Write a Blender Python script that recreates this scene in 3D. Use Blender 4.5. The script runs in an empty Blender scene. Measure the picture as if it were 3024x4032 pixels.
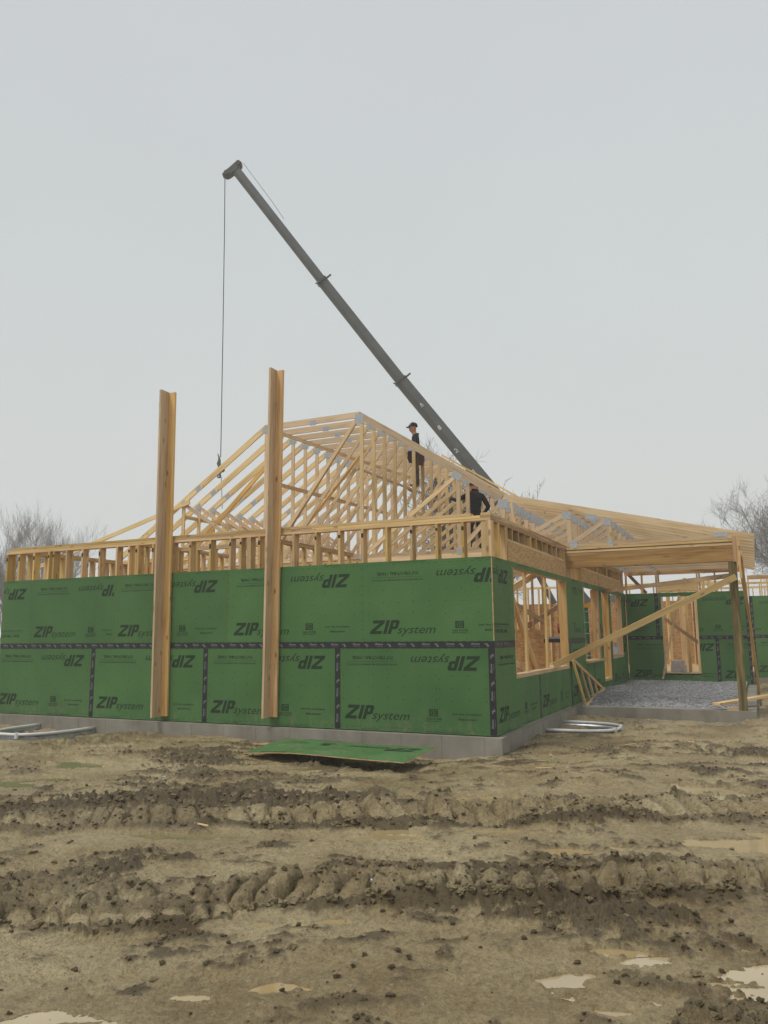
import bpy, math, random
import numpy as np
from mathutils import Vector, Matrix, noise as mnoise
random.seed(7); RNG = np.random.default_rng(11)
C = bpy.context.scene.collection
scene = bpy.context.scene

# ------------------------------------------------------------------ camera
YAW, PITCH, ROLL = 0.43764914, 0.15540223, -0.00905435
CAM = Vector((3.26314, -10.50160, 1.36449))
cy, sy, cp, sp = math.cos(YAW), math.sin(YAW), math.cos(PITCH), math.sin(PITCH)
fwd = Vector((-sy*cp, cy*cp, sp)); rgt = Vector((cy, sy, 0)); upv = rgt.cross(fwd)
r2 = math.cos(ROLL)*rgt + math.sin(ROLL)*upv
u2 = -math.sin(ROLL)*rgt + math.cos(ROLL)*upv
camd = bpy.data.cameras.new('camera')
cam = bpy.data.objects.new('camera', camd); C.objects.link(cam)
m = Matrix((r2, u2, -fwd)).transposed().to_4x4(); m.translation = CAM
cam.matrix_world = m
camd.sensor_fit = 'VERTICAL'; camd.sensor_height = 36.0; camd.sensor_width = 27.0
camd.lens = 3087.53/4032*36.0
camd.clip_start = 0.05; camd.clip_end = 3000
scene.camera = cam

# ------------------------------------------------------------------ sky, sun, exposure
SUN_EL, SUN_AZ = math.radians(60), math.radians(-35)     # azimuth from -Y (behind the camera), toward -X
world = bpy.data.worlds.new('World'); scene.world = world; world.use_nodes = True
nt = world.node_tree; nt.nodes.clear()
sdir = Vector((math.sin(SUN_AZ)*math.cos(SUN_EL), -math.cos(SUN_AZ)*math.cos(SUN_EL), math.sin(SUN_EL)))
o_ = nt.nodes.new('ShaderNodeOutputWorld'); bg = nt.nodes.new('ShaderNodeBackground')
sky = nt.nodes.new('ShaderNodeTexSky'); sky.sky_type = 'NISHITA'; sky.sun_disc = False
sky.sun_elevation = SUN_EL; sky.sun_rotation = math.atan2(sdir.x, sdir.y); sky.dust_density = 6; sky.air_density = 2
tc = nt.nodes.new('ShaderNodeTexCoord'); sep = nt.nodes.new('ShaderNodeSeparateXYZ'); rmp = nt.nodes.new('ShaderNodeValToRGB')
nt.links.new(tc.outputs['Generated'], sep.inputs[0]); nt.links.new(sep.outputs[2], rmp.inputs[0])
e = rmp.color_ramp.elements
SKYB = 7.1      # the grey cloud layer, in the physical units of the sky texture (times strength 0.1)
def sk(r, g, b): return (r*SKYB, g*SKYB, b*SKYB, 1)
e[0].position = 0.0; e[0].color = sk(.70, .75, .78)
e[1].position = 0.9; e[1].color = sk(.60, .63, .66)
for p_, c_ in ((0.15, (.665, .705, .72)), (0.34, (.635, .68, .69)), (0.50, (.62, .66, .675)), (0.62, (.62, .655, .68))):
    q = rmp.color_ramp.elements.new(p_); q.color = sk(*c_)
nz = nt.nodes.new('ShaderNodeTexNoise'); nz.inputs['Scale'].default_value = 1.6; nz.inputs['Detail'].default_value = 3
nt.links.new(tc.outputs['Generated'], nz.inputs['Vector'])
mr = nt.nodes.new('ShaderNodeMapRange'); mr.inputs[1].default_value = .3; mr.inputs[2].default_value = .7; mr.inputs[3].default_value = .965; mr.inputs[4].default_value = 1.03
nt.links.new(nz.outputs['Fac'], mr.inputs[0])
vm = nt.nodes.new('ShaderNodeVectorMath'); vm.operation = 'SCALE'
nt.links.new(rmp.outputs[0], vm.inputs[0]); nt.links.new(mr.outputs[0], vm.inputs['Scale'])
mx = nt.nodes.new('ShaderNodeMix'); mx.data_type = 'RGBA'; mx.inputs[0].default_value = 0.94
nt.links.new(sky.outputs[0], mx.inputs[6]); nt.links.new(vm.outputs[0], mx.inputs[7])
nt.links.new(mx.outputs[2], bg.inputs[0]); bg.inputs[1].default_value = 0.1
nt.links.new(bg.outputs[0], o_.inputs[0])

sun_d = bpy.data.lights.new('sun', 'SUN'); sun_d.energy = 1.5; sun_d.angle = math.radians(16); sun_d.color = (1.0, .97, .92)
sun = bpy.data.objects.new('sun', sun_d); C.objects.link(sun); sun.rotation_euler = (-sdir).to_track_quat('-Z', 'Y').to_euler()
vs = scene.view_settings; vs.view_transform = 'Standard'; vs.look = 'None'; vs.gamma = 1; vs.exposure = 0.47; vs.use_curve_mapping = False
scene.cycles.max_bounces = 6; scene.cycles.diffuse_bounces = 3; scene.cycles.volume_bounces = 2
scene.cycles.use_denoising = True

# ------------------------------------------------------------------ materials
def newmat(name, rough=.8, spec=.3, metal=0.0):
    m = bpy.data.materials.new(name); m.use_nodes = True
    b = m.node_tree.nodes['Principled BSDF']; b.inputs['Roughness'].default_value = rough
    b.inputs['Specular IOR Level'].default_value = spec; b.inputs['Metallic'].default_value = metal
    return m, m.node_tree, b
def N(t, kind, **kw):
    n = t.nodes.new(kind)
    for k, v in kw.items():
        if k.startswith('_'): setattr(n, k[1:], v)
        else: n.inputs[k].default_value = v
    return n
def ramp(t, src, stops):
    r = t.nodes.new('ShaderNodeValToRGB'); t.links.new(src, r.inputs[0]); el = r.color_ramp.elements
    el[0].position, el[0].color = stops[0][0], (*stops[0][1], 1); el[1].position, el[1].color = stops[-1][0], (*stops[-1][1], 1)
    for p_, c_ in stops[1:-1]: q = el.new(p_); q.color = (*c_, 1)
    return r.outputs[0]
def mixc(t, fac, a, b, mode='MIX'):
    n = t.nodes.new('ShaderNodeMix'); n.data_type = 'RGBA'; n.blend_type = mode
    for i, s in ((0, fac), (6, a), (7, b)):
        if isinstance(s, (int, float)): n.inputs[i].default_value = s
        elif isinstance(s, tuple): n.inputs[i].default_value = (*s, 1)
        else: t.links.new(s, n.inputs[i])
    return n.outputs[2]
def mapr(t, src, a, b, c, d):
    n = t.nodes.new('ShaderNodeMapRange'); t.links.new(src, n.inputs[0])
    for i, v in enumerate((a, b, c, d)): n.inputs[i+1].default_value = v
    return n.outputs[0]
def math_(t, op, a, b=None):
    n = t.nodes.new('ShaderNodeMath'); n.operation = op
    for i, s in enumerate((a, b)):
        if s is None: continue
        if isinstance(s, (int, float)): n.inputs[i].default_value = s
        else: t.links.new(s, n.inputs[i])
    return n.outputs[0]
def bump(t, b, h, dist=.005, st=1.0):
    n = t.nodes.new('ShaderNodeBump'); n.inputs['Distance'].default_value = dist; n.inputs['Strength'].default_value = st
    t.links.new(h, n.inputs['Height']); t.links.new(n.outputs[0], b.inputs['Normal'])

def wood(name, light, mid, dark, knots=.5, dirt=0.0, rough=.75):
    m, t, b = newmat(name, rough, .25)
    uv = N(t, 'ShaderNodeUVMap'); mp = N(t, 'ShaderNodeMapping'); mp.inputs['Scale'].default_value = (1.4, 26, 1)
    t.links.new(uv.outputs[0], mp.inputs[0])
    n1 = N(t, 'ShaderNodeTexNoise', Scale=1.0, Detail=5.0, Roughness=.6, Distortion=.35); t.links.new(mp.outputs[0], n1.inputs['Vector'])
    mp2 = N(t, 'ShaderNodeMapping'); mp2.inputs['Scale'].default_value = (.8, 7, 1); t.links.new(uv.outputs[0], mp2.inputs[0])
    n2 = N(t, 'ShaderNodeTexNoise', Scale=1.0, Detail=3.0, Distortion=1.2); t.links.new(mp2.outputs[0], n2.inputs['Vector'])
    g = math_(t, 'ADD', math_(t, 'MULTIPLY', n1.outputs['Fac'], .5), math_(t, 'MULTIPLY', n2.outputs['Fac'], .5))
    col = ramp(t, g, ((.34, dark), (.5, mid), (.64, light)))
    at = N(t, 'ShaderNodeAttribute'); at.attribute_name = 'bid'
    hs = N(t, 'ShaderNodeHueSaturation'); t.links.new(col, hs.inputs['Color'])
    oi = N(t, 'ShaderNodeObjectInfo')
    t.links.new(math_(t, 'MULTIPLY', mapr(t, at.outputs['Fac'], 0, 1, .80, 1.12), mapr(t, oi.outputs['Random'], 0, 1, .84, 1.10)), hs.inputs['Value'])
    w2 = N(t, 'ShaderNodeTexWhiteNoise', _noise_dimensions='1D'); t.links.new(at.outputs['Fac'], w2.inputs['W'])
    t.links.new(mapr(t, w2.outputs['Value'], 0, 1, .85, 1.12), hs.inputs['Saturation'])
    t.links.new(mapr(t, w2.outputs['Value'], 0, 1, .493, .507), hs.inputs['Hue'])
    col = hs.outputs[0]
    mp3 = N(t, 'ShaderNodeMapping'); mp3.inputs['Scale'].default_value = (3.2, 8, 1); t.links.new(uv.outputs[0], mp3.inputs[0])
    vo = N(t, 'ShaderNodeTexVoronoi', Scale=1.0); t.links.new(mp3.outputs[0], vo.inputs['Vector'])
    k = mapr(t, vo.outputs['Distance'], .09, .20, knots, 0)
    col = mixc(t, k, col, (.12, .055, .02))
    if dirt:
        go = N(t, 'ShaderNodeNewGeometry'); nn = N(t, 'ShaderNodeTexNoise', Scale=2.2, Detail=6.0); t.links.new(go.outputs['Position'], nn.inputs['Vector'])
        col = mixc(t, mapr(t, nn.outputs['Fac'], .5, .62, 0, dirt), col, (.16, .12, .07))
    t.links.new(col, b.inputs['Base Color']); bump(t, b, n1.outputs['Fac'], .0015)
    return m
M_SPF = wood('pale framing lumber', (.76, .56, .30), (.68, .475, .235), (.50, .32, .14))
M_TRUSS = wood('truss lumber', (.74, .57, .35), (.66, .485, .275), (.48, .33, .17), .45)
M_STUD = wood('golden stud lumber', (.72, .51, .245), (.62, .42, .185), (.45, .275, .11), .6)
M_HF = wood('reddish lumber', (.60, .385, .20), (.50, .30, .145), (.34, .18, .08), .5)
M_POSTB = wood('orange board lumber', (.72, .48, .22), (.64, .395, .165), (.46, .245, .085), .7)
M_TREAT = wood('treated post lumber', (.36, .29, .12), (.20, .155, .06), (.085, .06, .024), .7)
M_MUDDY = wood('mud stained lumber', (.56, .42, .24), (.48, .34, .18), (.36, .24, .12), .3, 0.0)
t_ = M_MUDDY.node_tree

def osb(name, base, dark):
    m, t, b = newmat(name, .85, .2)
    go = N(t, 'ShaderNodeNewGeometry'); mp = N(t, 'ShaderNodeMapping'); mp.inputs['Scale'].default_value = (9, 9, 24)
    t.links.new(go.outputs['Position'], mp.inputs[0])
    v = N(t, 'ShaderNodeTexVoronoi', Scale=1.3); t.links.new(mp.outputs[0], v.inputs['Vector'])
    n = N(t, 'ShaderNodeTexNoise', Scale=1.2, Detail=6.0); t.links.new(mp.outputs[0], n.inputs['Vector'])
    sv = N(t, 'ShaderNodeSeparateColor'); t.links.new(v.outputs['Color'], sv.inputs[0])
    g = math_(t, 'ADD', math_(t, 'MULTIPLY', sv.outputs[0], .5), math_(t, 'MULTIPLY', n.outputs['Fac'], .5))
    t.links.new(ramp(t, g, ((.2, dark), (.7, base))), b.inputs['Base Color']); bump(t, b, g, .002)
    return m
M_OSB = osb('oriented strand board', (.47, .285, .125), (.28, .15, .055))
M_OSBH = osb('header strand board', (.56, .37, .185), (.40, .245, .11))

def green(name):
    m, t, b = newmat(name, .62, .35)
    go = N(t, 'ShaderNodeNewGeometry')
    n = N(t, 'ShaderNodeTexNoise', Scale=1.3, Detail=5.0); t.links.new(go.outputs['Position'], n.inputs['Vector'])
    n2 = N(t, 'ShaderNodeTexNoise', Scale=45.0, Detail=3.0); t.links.new(go.outputs['Position'], n2.inputs['Vector'])
    g = math_(t, 'ADD', math_(t, 'MULTIPLY', n.outputs['Fac'], .7), math_(t, 'MULTIPLY', n2.outputs['Fac'], .3))
    at = N(t, 'ShaderNodeAttribute'); at.attribute_name = 'bid'
    c = ramp(t, g, ((.35, (.050, .135, .037)), (.65, (.080, .182, .056))))
    hs = N(t, 'ShaderNodeHueSaturation'); t.links.new(c, hs.inputs['Color']); t.links.new(mapr(t, at.outputs['Fac'], 0, 1, .92, 1.08), hs.inputs['Value'])
    mp = N(t, 'ShaderNodeMapping'); mp.inputs['Scale'].default_value = (3.5, 3.5, 2.0); t.links.new(go.outputs['Position'], mp.inputs[0])
    n4 = N(t, 'ShaderNodeTexNoise', Scale=2.0, Detail=8.0, Roughness=.75); t.links.new(mp.outputs[0], n4.inputs['Vector'])
    sz_ = N(t, 'ShaderNodeSeparateXYZ'); t.links.new(go.outputs['Position'], sz_.inputs[0])
    dirt = math_(t, 'MULTIPLY', mapr(t, n4.outputs['Fac'], .50, .66, 0, .6), mapr(t, sz_.outputs[2], .0, .38, 1, 0))
    c2 = mixc(t, math_(t, 'ADD', dirt, mapr(t, n4.outputs['Fac'], .66, .74, 0, .22)), hs.outputs[0], (.22, .20, .13)); t.links.new(c2, b.inputs['Base Color'])
    t.links.new(mapr(t, n.outputs['Fac'], .35, .65, .42, .70), b.inputs['Roughness'])
    bump(t, b, n2.outputs['Fac'], .0012)
    return m
M_GREEN = green('green coated sheathing')
def flat(name, col, rough=.7, spec=.3, metal=0, var=.12, scale=6.0, bmp=0.0):
    m, t, b = newmat(name, rough, spec, metal)
    go = N(t, 'ShaderNodeNewGeometry'); n = N(t, 'ShaderNodeTexNoise', Scale=scale, Detail=5.0); t.links.new(go.outputs['Position'], n.inputs['Vector'])
    c0 = tuple(c*(1-var) for c in col); c1 = tuple(min(1, c*(1+var)) for c in col)
    t.links.new(ramp(t, n.outputs['Fac'], ((.3, c0), (.7, c1))), b.inputs['Base Color'])
    if bmp: bump(t, b, n.outputs['Fac'], bmp)
    return m
M_INK = flat('dark green print', (.018, .040, .016), .7)
M_TAPE = flat('black flashing tape', (.014, .014, .017), .45, .5, var=.3, scale=20)
M_TPRINT = flat('pale tape print', (.20, .20, .21), .6)
M_BLACKM = flat('black spray mark', (.02, .02, .02), .8)
M_ORANGE = flat('orange spray mark', (.75, .12, .03), .7)
M_CONC = None
def concrete():
    m, t, b = newmat('cast concrete', .85, .25)
    go = N(t, 'ShaderNodeNewGeometry')
    n = N(t, 'ShaderNodeTexNoise', Scale=1.7, Detail=8.0, Roughness=.65); t.links.new(go.outputs['Position'], n.inputs['Vector'])
    n2 = N(t, 'ShaderNodeTexNoise', Scale=60.0, Detail=3.0); t.links.new(go.outputs['Position'], n2.inputs['Vector'])
    mp = N(t, 'ShaderNodeMapping'); mp.inputs['Scale'].default_value = (4, 4, 2.5); t.links.new(go.outputs['Position'], mp.inputs[0])
    n3 = N(t, 'ShaderNodeTexNoise', Scale=1.0, Detail=4.0); t.links.new(mp.outputs[0], n3.inputs['Vector'])
    g = math_(t, 'ADD', math_(t, 'MULTIPLY', n.outputs['Fac'], .6), math_(t, 'MULTIPLY', n3.outputs['Fac'], .4))
    c = ramp(t, g, ((.36, (.20, .18, .145)), (.5, (.255, .235, .195)), (.66, (.31, .29, .245))))
    t.links.new(c, b.inputs['Base Color']); bump(t, b, n2.outputs['Fac'], .002)
    return m
M_CONC = concrete()
M_GALV = flat('galvanised plate', (.42, .45, .48), .45, .5, .35, .25, 40)
M_GALV2 = flat('galvanised corrugated steel', (.50, .54, .57), .38, .5, .55, .2, 9)
M_WHITE = flat('white plastic rim', (.66, .66, .65), .5, var=.08)
M_BOOM = flat('dark grey crane paint with haze', (.105, .112, .116), .55, .4, var=.15, scale=1.5)  # grey paint, its colour lightened to make up for the thin haze
M_BOOM2 = flat('crane head steel', (.06, .062, .06), .55, .4, var=.3, scale=8)
M_LETTER = flat('white crane letter', (.7, .7, .7), .6, var=.03)
M_STEEL = flat('dark steel', (.10, .105, .11), .5, .5, .3)
M_ROPE = flat('grey rope', (.22, .23, .25), .8)
M_YEL = flat('yellow paint', (.72, .40, .04), .5)
M_RED = flat('red plastic', (.36, .05, .04), .5)
M_LGREEN = flat('green fibreglass', (.02, .20, .13), .5)
M_BLK = flat('black hoodie cloth', (.024, .024, .027), .9, .1, var=.3, scale=12, bmp=.004)
M_BROWN = flat('brown work trousers', (.095, .068, .045), .9, .1, var=.2, scale=12, bmp=.004)
M_SKIN = flat('skin', (.45, .22, .14), .6, .3, var=.05)
M_BOOT = flat('tan boot leather', (.21, .14, .08), .7)
M_LEATH = flat('dark red leather', (.10, .04, .03), .7)
M_CAPG = flat('pale cap mesh', (.36, .37, .38), .8)
M_HAIR = flat('brown hair', (.05, .03, .02), .9)
M_PRINTW = flat('grey shirt print', (.16, .16, .17), .8)
M_BARK = flat('grey bark', (.085, .08, .075), .9, .1, var=.25, scale=5)
M_BARKHAZE = flat('grey bark paled as haze', (.34, .33, .325), .9, .1, var=.2, scale=5)  # bark colour paled to stand in for haze on the side trees
M_BOX = flat('white carton', (.55, .54, .54), .8)
M_DKBOX = flat('dark brown crate', (.05, .03, .025), .8)
M_GREYM = flat('grey membrane', (.26, .25, .27), .7)

# ------------------------------------------------------------------ mesh builder
class MB:
    def __init__(s): s.V = []; s.F = []; s.U = []; s.B = []; s.M = []
    def face(s, pts, uv=None, bid=.5, mat=0):
        k = len(s.V); s.V.extend(pts); s.F.append(tuple(range(k, k+len(pts))))
        s.U.extend(uv if uv else [(0, 0)]*len(pts)); s.B.append(bid); s.M.append(mat)
    def box8(s, P, La, Wa, Ta, bid=None, mat=0, ends=None):
        # P indexed [a][b][c] flattened a*4+b*2+c ; a along length
        k = len(s.V); s.V.extend(P)
        bid = random.random() if bid is None else bid
        ou, ov = random.uniform(0, 90), random.uniform(0, 90)
        L = (P[4]-P[0]).length; W = (P[2]-P[0]).length; T = (P[1]-P[0]).length
        def f(idx, uvs, mt=mat):
            s.F.append(tuple(k+i for i in idx)); s.U.extend([(u+ou, v+ov) for u, v in uvs]); s.B.append(bid); s.M.append(mt)
        em = mat if ends is None else ends
        f((0, 1, 3, 2), [(0, 0), (0.02, T), (0.1, T+W), (0.05, W)], em); f((4, 6, 7, 5), [(0, 0), (.05, W), (.1, W+T), (.02, T)], em)
        f((0, 4, 5, 1), [(0, 0), (L, 0), (L, T), (0, T)]); f((2, 3, 7, 6), [(0, 0), (0, T), (L, T), (L, 0)])
        f((0, 2, 6, 4), [(0, .3), (0, .3+W), (L, .3+W), (L, .3)]); f((1, 5, 7, 3), [(0, .7), (L, .7), (L, .7+W), (0, .7+W)])
    def member(s, p0, p1, w, t, n, bid=None, mat=0, ends=None):
        """box along p0-p1 (centre line), thickness t along n, width w across"""
        p0, p1, n = Vector(p0), Vector(p1), Vector(n); a = (p1-p0).normalized()
        n = (n - a*n.dot(a)).normalized(); b = a.cross(n).normalized()
        P = []
        for q in (p0, p1):
            for sb in (-.5, .5):
                for sn in (-.5, .5): P.append(q + b*w*sb + n*t*sn)
        if (P[4]-P[0]).cross(P[2]-P[0]).dot(P[1]-P[0]) < 0:
            P = [P[i] for i in (1, 0, 3, 2, 5, 4, 7, 6)]
        s.box8(P, 0, 0, 0, bid, mat, ends)
    def bx(s, x0, x1, y0, y1, z0, z1, bid=None, mat=0, ends=None):
        d = (x1-x0, y1-y0, z1-z0); ax = d.index(max(d))
        c = Vector(((x0+x1)/2, (y0+y1)/2, (z0+z1)/2)); h = Vector((0, 0, 0)); h[ax] = d[ax]/2
        th = [i for i in range(3) if i != ax]; tn = th[0] if d[th[0]] < d[th[1]] else th[1]; wn = th[1] if tn == th[0] else th[0]
        n = Vector((0, 0, 0)); n[tn] = 1
        s.member(c-h, c+h, d[wn], d[tn], n, bid, mat, ends)
    def tube(s, pts, radii, seg=8, mat=0, caps=True, bid=.5):
        rings = []; L = len(pts); pts = [Vector(p) for p in pts]
        if not hasattr(radii, '__len__'): radii = [radii]*L
        a0 = None; acc = 0
        for i, p in enumerate(pts):
            a = (pts[min(i+1, L-1)]-pts[max(i-1, 0)]).normalized()
            if a0 is None:
                x = a.orthogonal().normalized()
            else:
                x = (x - a*x.dot(a)).normalized()
            a0 = a; y = a.cross(x); k = len(s.V)
            for j in range(seg):
                th = 2*math.pi*j/seg; s.V.append(p + (x*math.cos(th)+y*math.sin(th))*radii[i])
            rings.append(k)
        for i in range(L-1):
            seglen = (pts[i+1]-pts[i]).length
            for j in range(seg):
                j2 = (j+1) % seg
                s.F.append((rings[i]+j, rings[i]+j2, rings[i+1]+j2, rings[i+1]+j))
                s.U.extend([(acc, j/seg), (acc, (j+1)/seg), (acc+seglen, (j+1)/seg), (acc+seglen, j/seg)]); s.B.append(bid); s.M.append(mat)
            acc += seglen
        if caps:
            s.F.append(tuple(rings[0]+j for j in reversed(range(seg)))); s.U.extend([(0, 0)]*seg); s.B.append(bid); s.M.append(mat)
            s.F.append(tuple(rings[-1]+j for j in range(seg))); s.U.extend([(0, 0)]*seg); s.B.append(bid); s.M.append(mat)
    def build(s, name, mats, parent=None, smooth=False, origin=None):
        if not isinstance(mats, (list, tuple)): mats = [mats]
        o = Vector((0, 0, 0)); q = parent
        while q: o += q.location; q = q.parent
        if parent is None:
            if origin is None:
                vs_ = np.array([tuple(v) for v in s.V]); mn, mxx = vs_.min(0), vs_.max(0)
                origin = Vector(((mn[0]+mxx[0])/2, (mn[1]+mxx[1])/2, mn[2]))
            o = Vector(origin)
        me = bpy.data.meshes.new(name)
        me.from_pydata([tuple(Vector(v)-o) for v in s.V], [], s.F)
        uvl = me.uv_layers.new(name='UVMap'); uvl.data.foreach_set('uv', [c for q in s.U for c in q])
        at = me.attributes.new('bid', 'FLOAT', 'FACE'); at.data.foreach_set('value', s.B)
        for mm in mats: me.materials.append(mm)
        me.polygons.foreach_set('material_index', s.M)
        if smooth: me.polygons.foreach_set('use_smooth', [True]*len(s.F))
        me.update()
        ob = bpy.data.objects.new(name, me); C.objects.link(ob)
        if parent: ob.parent = parent
        else: ob.location = o
        return ob
def tag(o, label=None, cat=None, group=None, kind=None):
    if label: o['label'] = label
    if cat: o['category'] = cat
    if group: o['group'] = group
    if kind: o['kind'] = kind
    return o
def thing(name, loc, label, cat, group=None):
    o = bpy.data.objects.new(name, None); o.empty_display_size = .2; C.objects.link(o); o.location = loc
    return tag(o, label, cat, group)
def one(fn, name, mat, parent=None, smooth=False):
    b = MB(); fn(b); return b.build(name, mat, parent, smooth)
def lum(p0, p1, w, t, n, mat=M_SPF, parent=None, name='board', bid=None):
    b = MB(); b.member(p0, p1, w, t, n, bid); return b.build(name, mat, parent)
def bxo(name, mat, parent, *a, **k):
    b = MB(); b.bx(*a, **k); return b.build(name, mat, parent)

# ------------------------------------------------------------------ printing on the sheathing
def clip_poly(P, x0, x1, y0, y1):
    for ax, lim, sg in ((0, x0, 1), (0, x1, -1), (1, y0, 1), (1, y1, -1)):
        Q = []
        for i in range(len(P)):
            a, b = P[i-1], P[i]; da, db = sg*(a[ax]-lim), sg*(b[ax]-lim)
            if (da >= 0) != (db >= 0):
                t = da/(da-db); Q.append((a[0]+(b[0]-a[0])*t, a[1]+(b[1]-a[1])*t))
            if db >= 0: Q.append(b)
        P = Q
        if len(P) < 3: return []
    return P
_tc = {}
def text_polys(txt, size_x, size_y, shear=0.0, bold=0.0, res=2):
    """text as 2-D polygons scaled to exactly size_x by size_y, lower-left at 0,0"""
    key = (txt, shear, bold, res)
    if key not in _tc:
        cu = bpy.data.curves.new('txt', 'FONT'); cu.body = txt; cu.shear = shear; cu.offset = bold; cu.resolution_u = res
        ob = bpy.data.objects.new('txt', cu); C.objects.link(ob)
        dg = bpy.context.evaluated_depsgraph_get(); dg.update()
        me = ob.evaluated_get(dg).to_mesh()
        vs_ = [(v.co.x, v.co.y) for v in me.vertices]
        ps = [[vs_[i] for i in p.vertices] for p in me.polygons]
        xs = [v[0] for v in vs_]; ys = [v[1] for v in vs_]
        ob.to_mesh_clear(); bpy.data.objects.remove(ob); bpy.data.curves.remove(cu)
        _tc[key] = (ps, min(xs), max(xs), min(ys), max(ys))
    ps, ax, bx_, ay, by = _tc[key]
    return [[((x-ax)/(bx_-ax)*size_x, (y-ay)/(by-ay)*size_y) for x, y in p] for p in ps]
def shift(ps, dx, dy): return [[(x+dx, y+dy) for x, y in p] for p in ps]
def sheared(P, k): return [[(x+y*k, y) for x, y in p] for p in P]
def logo():
    H = .20; k = .32; out = []
    Z = [[(0, 0), (.19, 0), (.19, .045), (0, .045)], [(0, .045), (.075, .045), (.19, .155), (.115, .155)], [(.0, .155), (.19, .155), (.19, .20), (.0, .20)]]
    I = [[(.215, 0), (.268, 0), (.268, .20), (.215, .20)]]
    Pp = [[(.29, 0), (.342, 0), (.342, .20), (.29, .20)], [(.342, .158), (.41, .158), (.395, .20), (.342, .20)], [(.342, .068), (.395, .068), (.41, .108), (.342, .108)],
          [(.375, .108), (.41, .108), (.428, .13), (.432, .15), (.41, .158), (.375, .158)], [(.395, .158), (.432, .15), (.425, .185), (.395, .20)], [(.395, .068), (.425, .08), (.432, .12), (.41, .108)]]
    out = sheared(Z+I+Pp, k)
    st = text_polys('system', .60, .135, .35, .0, 3)
    out += shift(st, .445, -.035)
    out += shift(text_polys('o', .012, .012), 1.07, .12)
    return shift(out, .12, .157)
def layout():
    lo = logo()
    a = []
    a += shift(sheared([[(0, 0), (.13, 0), (.13, .012), (0, .012)], [(0, .088), (.13, .088), (.13, .1), (0, .1)], [(0, .012), (.02, .012), (.02, .088), (0, .088)], [(.11, .012), (.13, .012), (.13, .088), (.11, .088)]], 0), 1.46, .23)
    a += shift(text_polys('30', .085, .066, 0, .035), 1.483, .247)
    a += shift(text_polys('YEAR SYSTEM', .235, .024, 0, .03, 1), 1.407, .185) + shift(text_polys('LIMITED WARRANTY', .235, .016, 0, .02, 1), 1.407, .158)
    a += shift(text_polys('Join the revolution.', .44, .036, 0, .03, 1), 1.80, .252) + shift(text_polys('#zipsystem', .26, .036, 0, .03, 1), 1.89, .182)
    edge = shift(text_polys('ROLL THE TAPE', .265, .022, 0, 0, 1), .40, .012) + shift(text_polys('PARA APLICAR USE EL RODILLO', .575, .022, 0, 0, 1), 1.407, .012)
    edge += [[(x, .048), (x+.05, .048), (x+.05, .0515), (x, .0515)] for x in np.arange(.02, 2.38, .11)]
    bottom = lo + a + edge
    s_ = shift(text_polys('7/16\" STRUCTURAL 1 PANEL', .672, .05, 0, .03, 1), 1.528, .160)
    s_ += shift(text_polys('WATER-RESISTIVE & AIR BARRIER PROTECTION', .816, .024, 0, .02, 1), 1.458, .268)
    s_ += [[(1.458, .238), (2.28, .238), (2.28, .242), (1.458, .242)]]
    top = shift(lo, .087, 0) + s_ + edge
    top = [[(2.438-x, 1.219-y) for x, y in p] for p in top]
    dots = []
    for zz in (.45, .62, .79):
        for q in range(10):
            x = .10+q*.245+random.uniform(-.008, .008); y = zz+random.uniform(-.012, .012)
            r = .008; ring = [(x+r*math.cos(t), y+r*math.sin(t)) for t in np.arange(0, 6.28, 1.05)]
            dots.append(ring)
    for x in (.015, .81, 1.62, 2.42):
        for q in range(9): dots.append([(x, .08+q*.13), (x+.006, .08+q*.13), (x+.006, .10+q*.13), (x, .10+q*.13)])
    return bottom+top+dots
LAYOUT = layout()
LAYOUTF = [[(2.438-x, 1.219-y) for x, y in p] for p in LAYOUT]

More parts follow.
